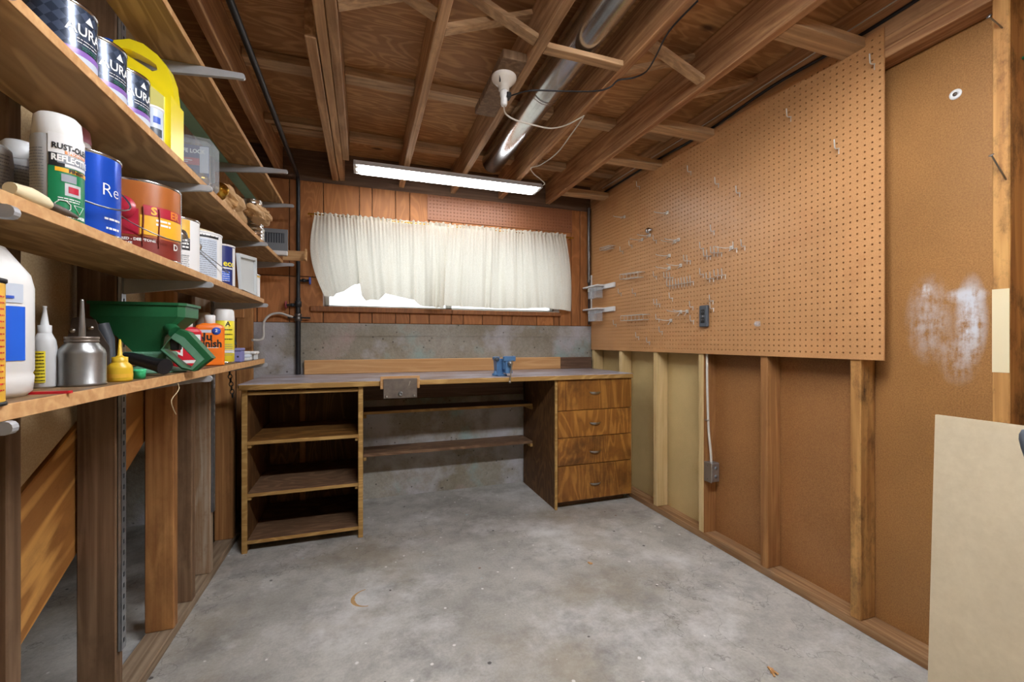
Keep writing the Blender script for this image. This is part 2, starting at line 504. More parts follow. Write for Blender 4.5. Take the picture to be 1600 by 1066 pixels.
def copy_tree(o, parent=None, delta=None):
    c = o.copy(); COL.objects.link(c)
    if parent is not None: c.parent = parent
    if delta is not None: c.location = Vector(o.location) + Vector(delta)
    for ch in list(o.children): copy_tree(ch, c)
    return c
# text as flat meshes
def text_geo(body, size, bold=0.0, align='CENTER'):
    cu = bpy.data.curves.new('lettering', 'FONT')
    cu.body = body; cu.size = size; cu.align_x = align; cu.align_y = 'CENTER'; cu.offset = bold; cu.resolution_u = 2
    o = bpy.data.objects.new('lettering', cu); COL.objects.link(o)
    bpy.context.view_layer.update()
    dg = bpy.context.evaluated_depsgraph_get()
    me = o.evaluated_get(dg).to_mesh()
    vs = [tuple(v.co) for v in me.vertices]; fs = [tuple(p.vertices) for p in me.polygons]
    o.evaluated_get(dg).to_mesh_clear()
    bpy.data.objects.remove(o); bpy.data.curves.remove(cu)
    return vs, fs
def text_flat(parent, body, size, pos, right, up, mat='print_white', bold=0.0, sx=1.0, off=.0006, name='lettering'):
    vs, fs = text_geo(body, size, bold)
    r = Vector(right).normalized(); u = Vector(up).normalized(); nn = r.cross(u)
    m = MB(); m.add([Vector(pos) + r * v[0] * sx + u * v[1] + nn * off for v in vs], fs)
    return m.build(name, mat, parent)
def text_cyl(parent, body, size, c, rad, ang, z, mat='print_white', bold=0.0, sx=1.0, name='lettering'):
    vs, fs = text_geo(body, size, bold)
    m = MB()
    m.add([(c[0] + rad * math.cos(ang + v[0] * sx / rad), c[1] + rad * math.sin(ang + v[0] * sx / rad), z + v[1]) for v in vs], fs)
    return m.build(name, mat, parent)
def band(parent, name, mat, c, rad, z0, z1, a0, a1, uv=False):
    m = MB(); n = max(3, int(abs(a1 - a0) / .14))
    vs = []
    for h in (z0, z1):
        for i in range(n + 1):
            a = a0 + (a1 - a0) * i / n
            vs.append((c[0] + rad * math.cos(a), c[1] + rad * math.sin(a), h))
    m.add(vs, [(i, i + 1, n + 2 + i, n + 1 + i) for i in range(n)], True)
    o = m.build(name, mat, parent)
    if uv:
        l = o.data.uv_layers.new(name='UVMap')
        for lp in o.data.loops:
            p = o.data.vertices[lp.vertex_index].co + Vector(o['_org'])
            a = math.atan2(p.y - c[1], p.x - c[0])
            l.data[lp.index].uv = (a * rad / .12, (p.z - z0) / .12)
    return o
def face_ang(x, y): return math.atan2(-y, -x)

# ================================================================== SETTING
YB = 3.19
XR, XRB = 1.800, 1.889      # right stud front / back
XL, XLB = -.67, -.759       # left stud front / back
ZJ, ZC = 2.225, 2.409       # joist bottoms, underside of sheathing
floor = tag(MB().box(-2.3, 2.1, -1.6, YB + .25, -.12, 0).build('floor', 'concrete_floor'), 'worn grey concrete floor with pale patches and paint specks', 'floor', kind='structure')
# --- back wall: concrete foundation + panelling
wb = MB(); wb.box(-2.3, 2.1, YB, YB + .25, 0, 1.15)
wb.box(-2.3, 2.1, YB - .004, YB + .25, 1.15, 1.237)
wall_back = tag(wb.build('wall_back', 'concrete_wall'), 'rough concrete foundation wall behind the workbench', 'wall', kind='structure')
WX0, WX1, WZ0, WZ1 = -.262, 1.51, 1.352, 1.86
up = MB()
up.box(-2.3, WX0, YB + .012, YB + .2, 1.237, 2.6); up.box(WX1, 2.1, YB + .012, YB + .2, 1.237, 2.6)
up.box(WX0, WX1, YB + .012, YB + .2, 1.237, WZ0); up.box(WX0, WX1, YB + .012, YB + .2, WZ1, 2.6)
up.build('framing', 'dark_board', wall_back)
# vertical grooved planks of the panelling (part of the back wall)
edges = [-1.0, -.86, -.66, -.47, -.262, -.03, .055, .215, .315, .455, .62, .71, .86, 1.02, 1.1, 1.31, 1.46, 1.51, 1.62, 1.70, 1.80, 1.9]
ZP = 2.195
for i in range(len(edges) - 1):
    a, b = edges[i] + .0025, edges[i + 1] - .0025
    segs = [(1.239, ZP)]
    if b > WX0 + .004 and a < WX1 - .004: segs = [(1.239, WZ0 - .005), (WZ1, ZP)]
    elif i in (1, 2, 3): segs = [(1.239, 1.545), (1.55, ZP)]
    for z0, z1 in segs:
        MB().cbox(a, b, YB, YB + .012, z0, z1, .003).build('plank', 'wall_ply', wall_back)
# rim board above
MB().box(-2.3, 2.1, YB + .05, YB + .09, ZP, ZC).build('rim_board', 'dark_board', wall_back)
# window
win = thing('window_1', ((WX0 + WX1) / 2, YB + .1, WZ0), 'low basement window behind the curtain', 'window', kind='structure')
m = MB()
for a, b, c_, d in ((WX0, WX1, WZ0, WZ0 + .02), (WX0, WX1, WZ1 - .03, WZ1), (WX0, WX0 + .03, WZ0, WZ1), (WX1 - .03, WX1, WZ0, WZ1), (.60, .65, WZ0, WZ1)):
    m.cbox(a, b, YB + .13, YB + .17, c_, d, .003)
m.build('window_frame', 'white_paint', win)
for a, b in ((WX0 + .03, .60), (.65, WX1 - .03)):
    MB().box(a, b, YB + .148, YB + .152, WZ0 + .02, WZ1 - .03).build('pane', 'window_glass', win)
MB().cbox(WX0, WX1, YB + .0, YB + .13, WZ0 - .006, WZ0, .001).build('window_stool', 'white_paint', win)
m = MB(); m.cbox(-.34, .62, YB - .03, YB + .012, 1.315, 1.35, .003); m.build('window_sill', 'wall_ply_dark', win)
MB().cbox(.622, 1.515, YB - .028, YB + .012, 1.314, 1.346, .003).build('window_sill', 'wall_ply_dark', win)
tag(MB().box(-4, 6, YB + .27, 9, 1.05, 1.22).build('ground_outside', 'soil_snow'), 'pale bright ground outside the basement window', 'ground', kind='structure')

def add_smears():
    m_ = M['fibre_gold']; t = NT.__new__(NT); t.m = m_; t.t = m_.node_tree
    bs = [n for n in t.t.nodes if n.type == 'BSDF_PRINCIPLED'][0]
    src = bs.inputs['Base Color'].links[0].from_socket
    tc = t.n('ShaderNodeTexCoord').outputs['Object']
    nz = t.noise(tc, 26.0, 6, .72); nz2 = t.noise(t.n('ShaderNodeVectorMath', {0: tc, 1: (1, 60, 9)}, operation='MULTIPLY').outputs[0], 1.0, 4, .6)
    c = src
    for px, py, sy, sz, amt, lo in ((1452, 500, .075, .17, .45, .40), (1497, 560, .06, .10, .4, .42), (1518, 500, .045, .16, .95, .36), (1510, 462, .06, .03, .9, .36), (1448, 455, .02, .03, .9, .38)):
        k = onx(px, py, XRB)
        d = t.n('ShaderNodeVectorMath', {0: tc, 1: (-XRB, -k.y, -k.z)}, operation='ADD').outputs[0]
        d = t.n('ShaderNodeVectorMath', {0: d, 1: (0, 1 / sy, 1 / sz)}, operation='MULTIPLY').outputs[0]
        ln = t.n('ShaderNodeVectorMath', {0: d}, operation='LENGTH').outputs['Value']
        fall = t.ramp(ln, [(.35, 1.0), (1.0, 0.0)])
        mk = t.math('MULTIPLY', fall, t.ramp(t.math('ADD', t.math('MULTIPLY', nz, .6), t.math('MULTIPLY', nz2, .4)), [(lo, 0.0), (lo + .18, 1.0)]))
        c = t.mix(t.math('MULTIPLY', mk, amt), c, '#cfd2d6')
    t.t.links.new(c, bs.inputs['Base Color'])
# --- right wall
wr = MB().box(XRB, XRB + .02, -1.6, 1.945, 0, ZC).build('wall_right', 'fibre_brown')
tag(wr, 'brown fibreboard wall with open studs beside the floor', 'wall', kind='structure')
MB().box(XRB, XRB + .02, 1.947, YB, 0, ZC).build('cream_sheet', 'fibre_cream', wr)
MB().box(XRB - .003, XRB, -.9, 1.118, .04, 2.149).build('gold_sheet', 'fibre_gold', wr)
MB().cbox(XR, XRB, -1.6, YB, 0, .038, .003).build('bottom_plate', 'plate_wood', wr)
MB().cbox(XR, XRB - .004, -1.6, YB, 2.149, 2.187, .002).build('top_plate', 'joist_red', wr)
MB().cbox(XR, XRB - .004, -1.6, YB, 2.188, 2.225, .002).build('top_plate', 'joist_red', wr)
rst = [(.756, 'stud_yellow'), (1.1586, 'stud_yellow'), (1.561, 'stud_warm'), (1.964, 'stud_cream'), (2.367, 'stud_cream'), (2.77, 'stud_cream'), (3.17, 'stud_cream')]
for y, mt in rst + [(.35, 'stud_warm'), (-.05, 'stud_warm'), (-.45, 'stud_warm'), (-.85, 'stud_warm')]:
    MB().cbox(XR, XRB - .0035, y - .038, y, .038, 2.149, .003).build('stud', mt, wr)
    if y == 1.964:
        MB().box(XR + .002, XRB - .0035, y - .0386, y - .038, .038, 1.2).build('stud_side', 'stud_warm', wr)
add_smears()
MB().box(XR - .0008, XR + .001, .7185, .7555, 1.02, 1.27).build('paint_patch', 'cream_plastic', wr)

# --- left wall: open studs, stairs behind
wl = thing('wall_left', (XL, 1.8, 0), 'open stud wall with stair stringer behind it', 'wall', kind='structure')
MB().cbox(XLB, XL, -.9, YB, 0, .04, .004).build('bottom_plate', 'plate_grey', wl)
for y, mt in ((.39, 'stud_grey'), (.78, 'stud_grey'), (1.135, 'stud_grey'), (1.53, 'stud_grey'), (1.925, 'stud_warm'), (2.105, 'stud_grey'), (2.33, 'stud_pale'), (2.70, 'stud_warm'), (3.12, 'stud_warm')):
    MB().cbox(XLB, XL, y, y + .038, .04, ZJ, .003).build('stud', mt, wl)
MB().cbox(XLB, XL, 2.911, 2.949, 1.25, ZJ, .003).build('stud', 'stud_warm', wl)
slope = .574
def zl(y): return .411 + slope * (y - 1.363)
ang = math.atan(slope); Ls = (3.10 - .9) / math.cos(ang); hs = .354 * math.cos(ang)
so_ = MB().cbox(-.018, .018, 0, Ls, 0, hs, .003).build('stringer', 'stringer_wood', wl)
so_.location = Vector((-.782, .9 + hs * math.sin(ang) * 0, zl(.9))) - Vector(wl.location); so_.rotation_euler = (ang, 0, 0)
for v_ in so_.data.vertices: v_.co += Vector(wl.location)
MB().prism([(-.785, -.3, zl(-.3) + .362), (-.785, 3.15, zl(3.15) + .362), (-.785, 3.15, ZC), (-.785, -.3, ZC)], (.012, 0, 0)).build('lining_sheet', 'lining_tan', wl)
MB().box(-.773, -.761, 2.74, YB - .005, .0, 1.24).build('lining_sheet', 'dark_board', wl)
MB().box(-.773, -.761, 2.4, YB - .005, 1.25, 2.2).build('lining_sheet', 'wall_ply_dark', wl)
tag(MB().box(-2.32, -2.3, -1.6, YB + .25, 0, 2.6).build('wall_outer', 'concrete_wall'), 'dim concrete wall beyond the stairs', 'wall', kind='structure')

tag(MB().box(-2.3, 2.1, -1.66, -1.6, 0, 2.6).build('wall_front', 'fibre_cream'), 'plain unseen board wall added behind the viewer', 'wall', kind='structure')  # unseen end wall, added to keep world light out from behind
# --- ceiling
ce = tag(MB().box(-2.3, 2.1, -1.6, YB + .25, ZC, ZC + .02).build('ceiling', 'ceiling_ply'), 'plywood floor sheathing above bare joists', 'ceiling', kind='structure')
JX = [(-.548, -.51, 'joist_red'), (-.161, -.124, 'joist_wood'), (.24, .277, 'joist_wood'), (.616, .653, 'joist_wood'), (.992, 1.03, 'joist_red'), (1.392, 1.43, 'joist_red'), (1.803, 1.841, 'joist_wood'), (-.95, -.912, 'joist_wood'), (-1.35, -1.312, 'joist_wood'), (-1.75, -1.712, 'joist_wood')]
for a, b, mt in JX:
    MB().cbox(a, b, -1.6, YB + .04, ZJ, ZC - .0005, .003).build('joist', mt, ce)
MB().cbox(-.122, -.085, -1.6, 2.83, ZJ, ZC - .0005, .003).build('joist', 'joist_wood', ce)
MB().cbox(-.205, -.165, 1.72, YB + .03, ZJ - .004, ZC - .0005, .003).build('joist', 'joist_wood', ce)
bays = [(-.51, -.165), (-.085, .24), (.277, .616), (.653, .992), (1.03, 1.392), (1.43, 1.803)]
for bi, (a, b) in enumerate(bays):
    for y in (2.166, 2.82):
        MB().cbox(a + .001, b - .001, y, y + .084, ZC - .038, ZC - .001, .002).build('batten', 'batten_wood', ce)
MB().cbox(-.509, -.21, 2.62, 2.66, ZC - .10, ZC - .06, .002).build('batten', 'batten_wood', ce)
# cross bridging near y = 1.5 (pairs of thin strips) and solid blocks
def bridge(a, b, y, rise):
    z0, z1 = (ZJ + .024, ZC - .024) if rise else (ZC - .024, ZJ + .024)
    MB().bar((a + .001, y, z0), (b - .001, y, z1), .044, .019).build('bridging', 'batten_wood', ce)
for a, b in ((-.51, -.165), (-.085, .24), (.277, .616), (1.03, 1.392)):
    bridge(a, b, 1.50, False); bridge(a, b, 1.56, True)
bridge(1.43, 1.803, 1.60, True)
MB().cbox(.654, .991, 1.49, 1.535, ZJ + .001, ZJ + .022, .002).build('block', 'batten_wood', ce)
for y in (1.10, 1.84, 2.27, 2.90):
    MB().cbox(1.431, 1.802, y, y + .085, ZJ + .002, ZJ + .040, .002).build('block', 'batten_wood', ce)

rc_ = onz(575, 934, 0)
m = MB(); n = 30
vs = []
for i in range(n + 1):
    a = PI * .55 + PI * .95 * i / n; wv_ = .004 + .010 * math.sin(PI * i / n) ** 2 * random.uniform(.6, 1)
    for rr_ in (.066 - wv_, .066 + wv_ * .4): vs.append((rc_.x + rr_ * math.cos(a), rc_.y + rr_ * math.sin(a), .0004))
m.add(vs, [(2 * i, 2 * i + 1, 2 * i + 3, 2 * i + 2) for i in range(n)]); m.build('paint_ring', 'ochre_mark', floor)
for px, py, ln, an, lab in ((1207, 1050, .045, .6, 'splintered wood chip on the concrete floor near the cream sheet'), (922, 882, .025, 1.2, 'tiny wood chip on the concrete floor before the drawers')):
    q = onz(px, py, 0); ch_ = MB()
    for k in range(4):
        d = V(math.cos(an + k * .35), math.sin(an + k * .35), 0) * ln * (.6 + .2 * (k % 2)); o_ = V(random.uniform(-.008, .008), random.uniform(-.008, .008), .0025 + k * .0012)
        ch_.bar(q - d * .5 + o_, q + d * .5 + o_, .007, .0024)
    tag(ch_.build('wood_chip', 'pine_board', None, q), lab, 'wood chip')
# ================================================================== LARGE THINGS
def pegboard(name, mat, label, ax, u0, u1, v0, v1, depth0, th, parent=None):
    """real holes at one inch pitch; ax 'x' -> plane faces -x (u = y), 'y' -> faces -y (u = x)"""
    P = .0254; nu = int((u1 - u0) / P); nv = int((v1 - v0) / P)
    mu = ((u1 - u0) - nu * P) / 2; mv = ((v1 - v0) - nv * P) / 2
    r = .0038
    vid = {}; vs = []
    def vert(u, v, d):
        k = (round(u, 5), round(v, 5), d)
        if k not in vid:
            vid[k] = len(vs)
            dd = depth0 + d * th
            vs.append((dd, u, v) if ax == 'x' else (u, dd, v))
        return vid[k]
    fs = []
    for i in range(nu):
        for j in range(nv):
            cu = u0 + mu + (i + .5) * P; cv = v0 + mv + (j + .5) * P
            h = P / 2
            hu0 = u0 if i == 0 else cu - h; hu1 = u1 if i == nu - 1 else cu + h
            hv0 = v0 if j == 0 else cv - h; hv1 = v1 if j == nv - 1 else cv + h
            o = [(hu1, cv), (hu1, hv1), (cu, hv1), (hu0, hv1), (hu0, cv), (hu0, hv0), (cu, hv0), (hu1, hv0)]
            inn = [(cu + r * math.cos(k * PI / 4), cv + r * math.sin(k * PI / 4)) for k in range(8)]
            for k in range(8):
                k2 = (k + 1) % 8
                fs.append((vert(*o[k], 0), vert(*o[k2], 0), vert(*inn[k2], 0), vert(*inn[k], 0)))
                fs.append((vert(*inn[k], 0), vert(*inn[k2], 0), vert(*inn[k2], 1), vert(*inn[k], 1)))
    # rim
    for (a, b) in (((u0, v0), (u1, v0)), ((u1, v0), (u1, v1)), ((u1, v1), (u0, v1)), ((u0, v1), (u0, v0))):
        n = len(vs)
        for d in (0, 1):
            dd = depth0 + d * th
            for q in (a, b): vs.append((dd, q[0], q[1]) if ax == 'x' else (q[0], dd, q[1]))
        fs.append((n, n + 1, n + 3, n + 2))
    org = ((depth0, (u0 + u1) / 2, v0) if ax == 'x' else ((u0 + u1) / 2, depth0, v0))
    o = MB().add(vs, fs).build(name, mat, None, org)
    return tag(o, label, 'pegboard')
XP = XR - .007
pegboard('pegboard', 'peg_brown', 'large brown perforated hardboard panel on the stud wall, full of metal hooks', 'x', 1.038, 3.172, 1.043, 2.262, XP, .006)
pegboard('pegboard', 'peg_red', 'narrow reddish brown perforated strip mounted above the curtain', 'y', .443, 1.622, 2.006, 2.19, YB - .007, .006)

# duct between joists
du = thing('heating_duct', (.826, 1.0, 2.329), 'shiny round metal duct running between the ceiling joists', 'duct')
dc = [(.826, y, 2.329) for y in (-1.5, 1.9)]
m = MB(); m.lathe((.826, 0, 2.329), [(.0001, -1.5), (.074, -1.5), (.074, 1.9)], 28, (0, 1, 0)); m.build('pipe_section', 'duct_metal', du)
m = MB(); m.lathe((.826, 0, 2.329), [(.0725, 1.9), (.0725, 2.80), (.06, 2.83), (.0001, 2.83)], 28, (0, 1, 0)); m.build('pipe_section', 'duct_metal', du)
m = MB(); m.lathe((.826, 0, 2.329), [(.0745, 1.885), (.0762, 1.888), (.0762, 1.898), (.0745, 1.902), (.0762, 1.906), (.0762, 1.914), (.0735, 1.918)], 28, (0, 1, 0)); m.build('joint_bead', 'duct_metal', du)

# fluorescent fixtures
def fixture(x0, x1, y0, y1, ztop, label, glow):
    f = thing('fluorescent_light', ((x0 + x1) / 2, (y0 + y1) / 2, ztop), label, 'ceiling light', 'fluorescent fixtures under the joists')
    m = MB(); zb = ztop - .034
    yc = (y0 + y1) / 2
    m.cbox(x0, x1, yc - .06, yc + .06, ztop - .012, ztop, .002)
    m.build('housing', 'white_paint', f)
    m = MB()
    m.hexa([(x0, y0, zb), (x1, y0, zb), (x1, y0 + .004, zb), (x0, y0 + .004, zb), (x0, yc - .06, ztop - .006), (x1, yc - .06, ztop - .006), (x1, yc - .055, ztop - .006), (x0, yc - .055, ztop - .006)])
    m.hexa([(x0, y1 - .004, zb), (x1, y1 - .004, zb), (x1, y1, zb), (x0, y1, zb), (x0, yc + .055, ztop - .006), (x1, yc + .055, ztop - .006), (x1, yc + .06, ztop - .006), (x0, yc + .06, ztop - .006)])
    m.build('reflector', 'white_paint', f)
    for x in (x0, x1 - .012):
        m = MB(); m.prism([(x, y0, zb), (x, y1, zb), (x, yc + .06, ztop - .004), (x, yc - .06, ztop - .004)], (.012, 0, 0)); m.build('end_cap', 'grey_white', f)
    for yy in (yc - .04, yc + .04):
        for x in (x0 + .012, x1 - .030):
            sk = MB(); sk.cbox(x, x + .018, yy - .016, yy + .016, zb - .006, ztop - .012, .003); so = sk.build('lamp_socket', 'white_plastic', f)
            xx = x + (.0185 if x < x1 - .1 else -.0005)
        m = MB(); m.lathe((0, yy, zb + .004), [(.0001, x0 + .032), (.015, x0 + .032), (.019, x0 + .040), (.019, x1 - .040), (.015, x1 - .032), (.0001, x1 - .032)], 14, (1, 0, 0)); m.build('tube', glow, f)
    return f
fx = fixture(-.06, 1.187, 2.775, 2.935, ZJ - .001, 'white fluorescent fixture with two lit tubes over the workbench', 'tube_glow_back')
fx2 = fixture(.05, 1.297, .52, .68, ZJ - .001, 'white fluorescent fixture with two lit tubes nearer the room entrance', 'tube_glow_front')

# ---------------------------------------------------------------- curtain
cr = thing('curtain_rod', (.6, 3.125, 1.97), 'thin brass curtain rod above the basement window', 'curtain rod')
rodL, rodR = ony(481, 334.5, 3.13), ony(896, 372.5, 3.13)
MB().tube([rodL, rodR], .006, 8).build('rod', 'brass', cr)
for p in (rodL, rodR):
    q = p.lerp(rodL.lerp(rodR, .5), .015)
    MB().tube([q, q + V(0, YB - .002 - q.y, -.004)], .004, 6).build('rod_hook', 'brass', cr)
def polyat(pts, t):
    L = [0.0]
    for i in range(1, len(pts)): L.append(L[-1] + abs(pts[i][0] - pts[i - 1][0]) + 1e-4)
    s = t * L[-1]
    for i in range(1, len(pts)):
        if s <= L[i] + 1e-9:
            k = (s - L[i - 1]) / (L[i] - L[i - 1]); return (pts[i - 1][0] + k * (pts[i][0] - pts[i - 1][0]), pts[i - 1][1] + k * (pts[i][1] - pts[i - 1][1]))
    return pts[-1]
def curtain(label, top, bot, bulge, seed, ncol=230, nrow=26):
    rnd = random.Random(seed)
    ph = [rnd.uniform(0, 6.28) for _ in range(6)]
    vs = []
    jit = [rnd.uniform(-1, 1) for _ in range(60)]
    bumps = []
    t_ = .0
    while t_ < 1.0:
        w_ = rnd.choice((.018, .022, .03, .045, .06)); bumps.append((t_, w_, rnd.uniform(.5, 1.25), rnd.uniform(-.05, .05))); t_ += w_ * rnd.uniform(1.3, 1.9)
    def fold(t, v):
        s_ = 0.0
        for c0, w_, a_, dr in bumps:
            q_ = (t - c0 - dr * v * .5) / w_
            if abs(q_) < 3: s_ -= a_ * math.exp(-q_ * q_ * 1.6) * min(1.0, w_ / .03)
        s_ += .35 * math.sin(9 * t + ph[0] + 1.5 * v)
        tight = math.sin(2 * PI * t * 37 + ph[4] + math.sin(t * 20) * 1.5)
        return s_ * .040 * (.35 + .75 * v) + tight * .006 * (1 - v) ** 2.2 + .012
    rows = [-.055, -.035, -.012, .0, .012, .03] + [.05 + .95 * (i / (nrow - 7)) for i in range(nrow - 6)]
    for v in rows:
        for i in range(ncol):
            t = i / (ncol - 1)
            a = ony(*polyat(top, t), 3.118); b = ony(*polyat(bot, t), 3.118)
            p = a.lerp(b, max(v, 0))
            if v < 0:
                p.z += -v * .45; p.y += math.sin(t * 190 + ph[5]) * .010 * (-v / .055)
                p.z += math.sin(t * 140 + ph[1]) * .004
            pinch = math.exp(-(v / .02) ** 2) * .55
            p.y += fold(t, max(v, 0)) * (1 - pinch)
            if bulge:
                p.y += bulge(t, v)
                p.x -= .052 * math.sin(PI * min(max(v, 0), 1)) * math.exp(-t / .10)
            elif t > .7: p.x += .02 * math.sin(PI * min(max(v, 0), 1)) * (t - .7) / .3
            p.y = min(p.y, YB - .012)
            vs.append(p)
    n = len(rows); fs = [(j * ncol + i, j * ncol + i + 1, (j + 1) * ncol + i + 1, (j + 1) * ncol + i) for j in range(n - 1) for i in range(ncol - 1)]
    org = ony((top[0][0] + top[-1][0]) / 2, (top[0][1] + top[-1][1]) / 2, 3.118)
    o = MB().add(vs, fs, True).build('curtain', 'curtain_cloth', None, org)
    return tag(o, label, 'curtain', 'curtain panels on the brass rod')
Z1 = lambda x, y: (470 + x / 5.92, 320 + y / 5.92)
topL = [(491, 337), (510, 339), (600, 347), (697.5, 355)]
botL = [Z1(*p) for p in ((218, 850), (300, 858), (330, 830), (400, 812), (450, 780), (500, 748), (548, 745), (562, 850), (600, 898), (650, 880), (720, 890), (780, 832), (860, 840), (960, 868), (1040, 885), (1100, 938), (1210, 955), (1290, 962), (1318, 958))]
topR = [(697, 355.3), (790, 363), (884, 371)]
botR = [(688, 478), (720, 480), (780, 483), (822, 483), (850, 482), (893, 487)]
def bl(t, v): return -.03 * math.exp(-((t - .30) / .1) ** 2) * max(v, 0) ** 2
curtain('off white curtain panel with lifted crumpled hem, showing bright glass below', topL, botL, bl, 3)
curtain('off white gathered curtain panel hanging straight, beside the wall with the pegboard', topR, botR, None, 11)

# ---------------------------------------------------------------- workbench
YF = 2.59
wt = thing('worktop', (.58, 2.85, .865), 'long worn greyish wooden worktop lying across two cabinets', 'worktop')
MB().cbox(-.615, 1.776, 2.552, YB - .006, .868, .890, .003).build('slab', 'worktop_surface', wt)
MB().cbox(-.612, 1.772, 2.548, 2.566, .858, .8865, .003).build('front_edge', 'cabinet_edge', wt)
sc = thing('shelf_cabinet', (-.31, 2.85, 0), 'open wooden cabinet with three shelves under the worktop, bottom shelf speckled with white', 'cabinet')
MB().cbox(-.602, -.580, YF, YB - .02, .0, .857, .002).build('side_panel', 'cabinet_side', sc)
MB().cbox(-.604, -.578, YF - .012, YF, .0, .857, .002).build('edge_strip', 'cabinet_edge', sc)
MB().cbox(-.028, -.006, YF, YB - .02, .03, .857, .002).build('side_panel', 'cabinet_side', sc)
MB().cbox(-.030, -.004, YF - .012, YF, .0, .857, .002).build('edge_strip', 'cabinet_edge', sc)
MB().cbox(-.578, -.030, YF - .008, YF + .03, .828, .846, .002).build('top_rail', 'cabinet_edge', sc)
for z in (.585, .311, .064):
    s_ = MB().cbox(-.5795, -.0285, YF - .006, YB - .05, z - .018, z, .002).build('shelf', 'bench_shelf_wood' if z < .5 else 'cabinet_ply', sc)
    MB().cbox(-.5795, -.0285, YF - .009, YF - .005, z - .018, z, .001).build('shelf_edge', 'cabinet_edge', s_)
    if z > .1:
        for a, b in ((-.579, -.561), (-.047, -.029)):
            MB().cbox(a, b, YF, YB - .06, z - .037, z - .0185, .002).build('cleat', 'cabinet_edge', sc)
MB().cbox(-.40, -.365, YB - .06, YB - .025, .0, .85, .002).build('back_post', 'stud_warm', sc)
MB().box(-.579, -.029, YB - .024, YB - .02, .05, .855).build('back_panel', 'cabinet_side', sc)
dcb = thing('drawer_cabinet', (1.48, 2.85, 0), 'worn stained wooden cabinet with four drawers at the pegboard end of the worktop', 'cabinet')
m = MB(); m.cbox(1.19, 1.21, YF, YB - .02, 0, .857, .002); m.build('side_panel', 'cabinet_side', dcb)
m = MB(); m.cbox(1.753, 1.772, YF, YB - .02, 0.03, .857, .002); m.build('side_panel', 'cabinet_side', dcb)
MB().cbox(1.188, 1.206, YF - .016, YF, 0, .857, .002).build('edge_strip', 'cabinet_edge', dcb)
MB().box(1.21, 1.753, YF + .004, YB - .03, .055, .85).build('carcass', 'cabinet_side', dcb)
MB().box(1.21, 1.753, YF + .05, YF + .06, .0, .055).build('toe_board', 'dark_board', dcb)
for z0, z1, hz in ((.652, .856, .764), (.472, .648, .558), (.286, .468, .366), (.048, .282, .150)):
    dr = MB().cbox(1.207, 1.772, YF - .018 - random.uniform(0, .003), YF + .002, z0, z1, .003).build('drawer', 'drawer_ply', dcb)
    m = MB(); hx = 1.482; hw = .042; vs = []; n = 14; nb = 6
    for j in range(nb):
        b = j / (nb - 1) * PI / 2
        for i in range(n + 1):
            a = PI * i / n
            vs.append((hx - math.cos(a) * hw, YF - .0205 - .024 * math.sin(a) * math.cos(b), hz + .008 - .022 * math.sin(a) ** .8 * math.sin(b)))
    m.add(vs, [(j * (n + 1) + i, j * (n + 1) + i + 1, (j + 1) * (n + 1) + i + 1, (j + 1) * (n + 1) + i) for j in range(nb - 1) for i in range(n)], True)
    ho = m.build('handle', 'zinc', dr)
for z, col, mt, lab in ((.650, 'label_amber', 'dark_board', 'upper shelf with yellow edge spanning the knee space under the worktop'), (.372, 'bench_shelf_wood', 'bench_shelf_wood', 'lower brown plank shelf spanning the knee space under the worktop')):
    s_ = thing('bench_shelf', (.59, 3.08, z), lab, 'shelf')
    MB().cbox(-.002, 1.187, 2.975, YB - .006, z - .019, z, .002).build('plank', mt, s_)
    MB().cbox(-.002, 1.187, 2.970, 2.9745, z - .019, z - .001, .001).build('front_edge', 'cabinet_edge' if z > .5 else 'bench_shelf_wood', s_)
    for x in (-.003, 1.168):
        MB().cbox(x, x + .019, 2.965, YB - .02, z - .042, z - .020, .002).build('cleat', 'cabinet_edge', s_)
tag(MB().cbox(-.375, 1.50, YB - .045, YB - .006, .8905, .985, .003).build('back_board', 'pine_board'), 'long pale pine board standing on edge behind the worktop', 'board')
tag(MB().cbox(1.502, 1.785, YB - .043, YB - .006, .8905, .982, .003).build('back_board', 'dark_board'), 'short dark brown board standing on edge behind the worktop', 'board')
tag(MB().cbox(-.02, 1.186, YB - .03, YB - .003, .70, .86, .003).build('wall_ledger', 'dark_board'), 'dark ledger board fixed to the foundation under the worktop', 'board')

# woodworking vise plate on the front edge
wv = thing('face_vise', (.197, 2.54, .79), 'rusty steel face vise plate with wooden jaw on the worktop front edge', 'vise')
MB().cbox(.088, .307, 2.528, 2.5475, .893, .913, .002).build('jaw_top', 'pine_board', wv)
for a, b in ((.088, .100), (.295, .307)):
    MB().cbox(a, b, 2.528, 2.5475, .842, .893, .002).build('jaw_end', 'pine_board', wv)
MB().cbox(.100, .295, 2.530, 2.5475, .842, .893, .001).build('jaw_back', 'pine_board', wv)
pl = MB().cbox(.104, .291, 2.522, 2.5295, .788, .900, .003).build('plate', 'old_steel', wv)
MB().lathe((.198, 2.522, .814), [(.0001, .004), (.005, .004), (.006, .012), (.012, .012), (.014, 0.0)], 18, (0, -1, 0)).build('screw_collar', 'steel', wv)
for x in (.121, .274):
    MB().lathe((x, 2.522, .800), [(.007, 0), (.006, .005), (.0001, .006)], 12, (0, -1, 0)).build('bolt', 'zinc', wv)
MB().bar((.244, 2.5215, .858), (.252, 2.5215, .885), .004, .002, (0, 1, 0)).build('scratch_mark', 'zinc', wv)

